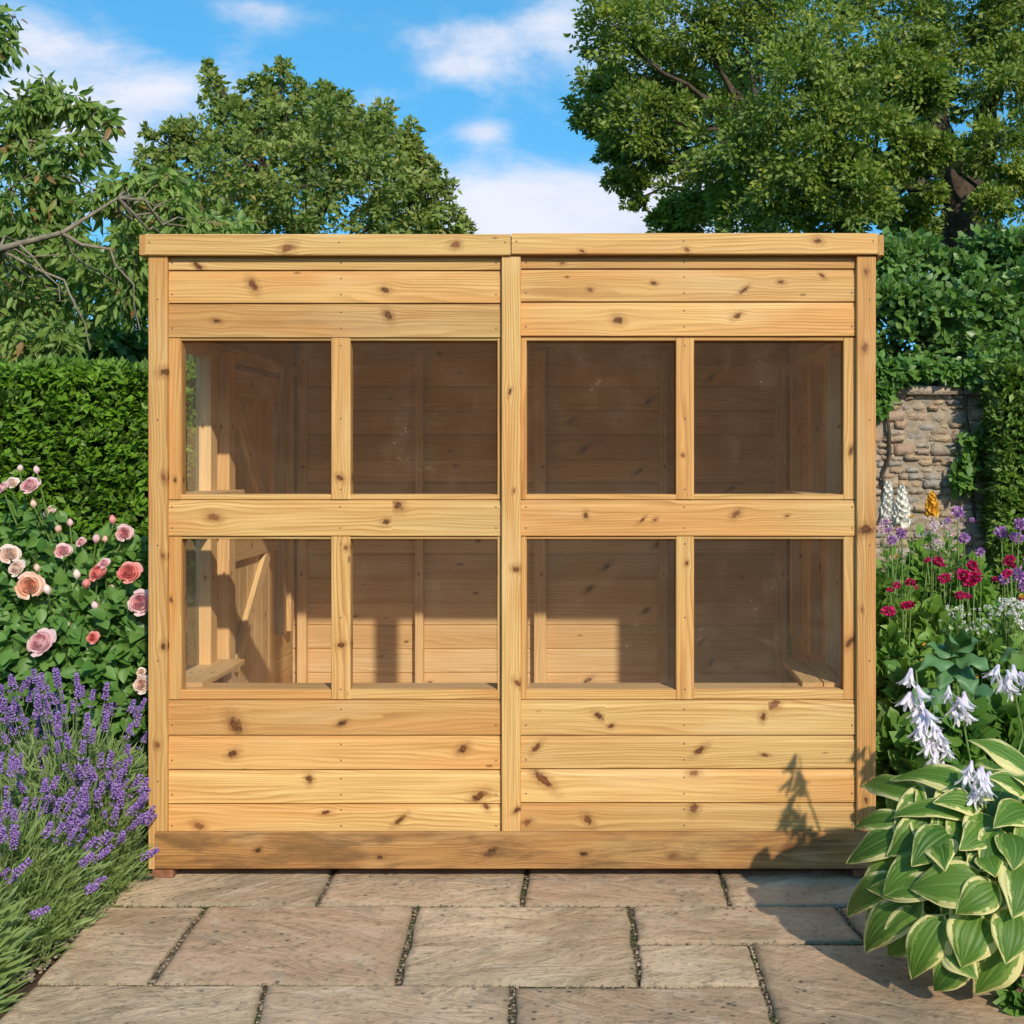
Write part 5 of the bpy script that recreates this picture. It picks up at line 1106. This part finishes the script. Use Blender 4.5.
def pompom(name, mat, n_, spiky=.3, seed=0, flat=1.0, ps=.34):
    r1 = np.random.default_rng(seed); d = norm(r1.normal(size=(n_, 3))); V = []; T = []; TI = []
    for k in range(n_):
        a = d[k]; b = norm(np.cross(a, [.3, .2, .9])); c = np.cross(b, a); w = ps*r1.uniform(.7, 1.2); L = 1+spiky*r1.normal()*.3; o_ = len(V); tw_ = r1.random()*6; e = b*math.cos(tw_)+c*math.sin(tw_); f = np.cross(a, e)
        for q in (a*.35, a*.8*L+e*w*.5+f*.1, a*1.02*L+e*w*.28+f*w*.3, a*1.02*L-e*w*.28+f*w*.3, a*.8*L-e*w*.5): V.append(q*np.array([1, 1, flat]))
        T += [(o_, o_+1, o_+2), (o_, o_+2, o_+3), (o_, o_+3, o_+4)]; TI += [r1.random()]*5
    return tri_mesh(name, V, T, mat, TI)
MAUVE = petal_mat('mauve_floret', (.36, .12, .42), (.62, .36, .68)); CRIM = petal_mat('crimson_petal', (.42, .01, .07), (.66, .03, .20)); WHITE = petal_mat('white_petal', (.75, .75, .66), (.88, .87, .82)); YEL = petal_mat('yellow_petal', (.75, .36, .02), (.85, .55, .08)); PINKW = petal_mat('blush_petal', (.7, .42, .5), (.84, .72, .76)); RUST = petal_mat('dusky_pink_petal', (.42, .16, .14), (.6, .32, .3))
POM = pompom('allium_head', MAUVE, 150, .5, 1); CR = [pompom('crimson_flower', CRIM, 90, .5, 2, .75, .55), pompom('crimson_flower', CRIM, 80, .6, 3, .65, .6)]; WP = pompom('white_floret', WHITE, 14, .2, 4, .6, .9)
def headed(name, label, cat, base, heads, me, part, face=None, srad=.003):
    t = thing(name, label, cat, base); its = []
    for (px, py, r_, Y) in heads:
        c = P(px, py, Y); me_ = random.choice(me) if isinstance(me, list) else me
        inst(part, me_, c, t, (random.uniform(.1, .9), random.uniform(-.3, .3), random.random()*6), r_*(Y+D)/F*.98)
        if r_ < 3.4 and random.random() < .72: continue
        b = Vector((base[0]+(c.x-base[0])*.5+random.uniform(-.03, .03), base[1]+(Y-base[1])*.6, -.03)); its.append((curve(b, c, (random.uniform(-.02, .02), 0, 0), 6, .005), np.linspace(srad*1.4, srad, 6)))
    tubes('stem', its, STEM, t, 5); return t
headed('allium_plant', 'tall mauve pompom flowers in front of the stone wall beside the yellow spire', 'flower', gz(960, 2.1), [(958, 512, 6, 2.1), (964, 538, 5.5, 2.0), (980, 552, 4.5, 1.9), (948, 520, 3, 2.3), (972, 520, 2.5, 2.3)], POM, 'flower_head')
headed('allium_plant', 'mauve pompom flowers standing in front of the dark hedge at the right edge', 'flower', gz(1008, 1.7), [(1001, 532, 6, 1.8), (1020, 524, 6, 1.7), (1018, 538, 5.5, 1.8), (1013, 536, 4, 1.75), (1004, 579, 5.5, 1.5), (1018, 574, 7, 1.5), (1030, 560, 6, 1.5), (1023, 586, 5, 1.45)], POM, 'flower_head')
headed('allium_plant', 'pair of small mauve pompom flowers close to the right shed post', 'flower', gz(896, 2.0), [(901, 533, 5.2, 2.0), (892, 540, 5, 1.95), (886, 522, 3, 2.3), (888, 530, 3, 2.2)], POM, 'flower_head')
headed('crimson_flower_plant', 'cluster of large crimson double flowers in the middle of the border', 'flower', gz(962, 1.2), [(939, 562, 6, 1.3), (944, 578, 6.5, 1.2), (964, 575, 8.5, 1.2), (975, 577, 8, 1.18), (973, 566, 6.5, 1.25), (969, 583, 6, 1.17), (960, 595, 5.5, 1.1), (968, 596, 3.5, 1.12), (927, 560, 3, 1.3)], CR, 'flower_head')
headed('crimson_flower_plant', 'small dark crimson flowers beside the right shed post', 'flower', gz(897, 1.1), [(889, 611, 6.5, 1.0), (907, 605, 4.5, 1.1), (911, 604, 4, 1.1), (903, 606, 3.5, 1.1), (890, 590, 3.5, 1.2), (897, 585, 4, 1.25), (910, 582, 4.5, 1.25), (915, 587, 3, 1.25), (928, 560, 3, 1.35)], CR, 'flower_head')
headed('crimson_flower_plant', 'crimson flowers between mauve pompoms at the right edge', 'flower', gz(1008, 1.35), [(1009, 560, 6, 1.4), (1007, 573, 5, 1.35), (995, 579, 3, 1.35), (1012, 565, 4, 1.4), (1022, 600, 4, 1.3)], CR, 'flower_head')
hd = [(940+random.random()*56, 604+random.random()*30, random.uniform(1.4, 2.6), random.uniform(.85, 1.1)) for _ in range(70)]
headed('white_yarrow', 'spray of tiny white flowers below the crimson blooms', 'flower', gz(966, .95), hd, WP, 'floret', srad=.0012)
hd = [(997+random.random()*32, 599+random.random()*17, random.uniform(2, 3.2), random.uniform(.85, 1.0)) for _ in range(60)]+[(1017+random.random()*10, 620+random.random()*12, 4, .8) for _ in range(8)]
headed('white_yarrow', 'dense flat heads of white flowers at the right edge above the hosta', 'flower', gz(1010, .9), hd, WP, 'floret', srad=.0012)
PB = pompom('blush_flower', PINKW, 14, .2, 5, .6, .9)
hd = [(922+random.random()*42, 516+random.random()*34, random.uniform(1.6, 3.4), random.uniform(2.1, 2.5)) for _ in range(60)]+[(880+random.random()*12, 518+random.random()*14, random.uniform(2, 3.5), 2.3) for _ in range(16)]
headed('blush_flower_plant', 'airy scatter of tiny blush white flowers at the foot of the stone wall', 'flower', gz(930, 2.3), hd, PB, 'floret', srad=.0012)
YB_ = pompom('orange_flower', YEL, 30, .3, 8, .6, .6)
headed('orange_flower_plant', 'few small orange flowers dotted low in the border', 'flower', gz(930, .7), [(925, 645, 3.2, .6), (922, 660, 2.2, .6), (911, 517, 3.4, 2.3), (967, 650, 2.5, .7), (977, 676, 2.4, .3), (897, 556, 2.5, 2.0), (892, 557, 2, 2.0), (1022, 596, 3.5, 1.1), (962, 652, 2.2, .6)], YB_, 'flower_head', srad=.0016)
def spire(name, label, px, py0, py1, Y, r_, mat, seed):
    b = gz(px, Y); t = thing(name, label, 'flower', b); top, bot = P(px, py0, Y), P(px, py1, Y); r1 = np.random.default_rng(seed); V = []; T = []; TI = []
    n_ = 64; rr = r_*(Y+D)/F*1.12
    for k in range(n_):
        f = k/n_; th = k*2.4; c = np.array(bot.lerp(top, f)); q = rr*(1-.66*f**1.8)*r1.uniform(.7, 1.2); d = norm(np.array([math.cos(th), math.sin(th), -.25+.5*f])); a = norm(np.cross(d, [0, 0, 1.])); e = np.cross(a, d); s_ = q*.58*r1.uniform(.8, 1.2); o_ = len(V); ti = r1.random()
        V.append(c+d*q*.25); ring = []
        for j in range(5): an = j*math.tau/5; V.append(c+d*q*1.0+(a*math.cos(an)+e*math.sin(an))*s_*(1+.2*r1.normal())); 
        TI += [ti]*6; T += [(o_, o_+1+j, o_+1+(j+1) % 5) for j in range(5)]
    obj('flower_spire', tri_mesh('flower_spire', V, T, mat, TI), t); tubes('stem', [(curve(b, top, (0, 0, 0), 5), [.006, .005, .004, .003, .001])], STEM, t, 6); return t
spire('white_foxglove', 'white flower spire nearest the shed in front of the stone wall', 888, 481, 524, 2.5, 6, WHITE, 1)
spire('white_foxglove', 'white flower spire right of its twin in front of the stone wall', 902, 486, 522, 2.45, 6.5, WHITE, 2)
spire('yellow_spire_flower', 'single orange yellow flower spire in front of the stone wall', 932, 492, 514, 2.5, 5.5, YEL, 3)
RB = pompom('dusky_floret', RUST, 20, .3, 12, .8, .8)
hd = [(1016+random.random()*22, 942+random.random()*50, random.uniform(4, 6), -1.05+random.random()*.1) for _ in range(26)]
headed('dusky_pink_plant', 'dusky pink flowered plant at the right edge in front of the hosta', 'flower', (P(1030, 950, -1).x, -1.0, -.01), hd, RB, 'floret')
mound('low_green_plant', 'small green plant at the bottom right corner below the hosta', 'plant', 1030, 1000, -1.02, 22, 120, .05, T_OVAL, GROUNDL)
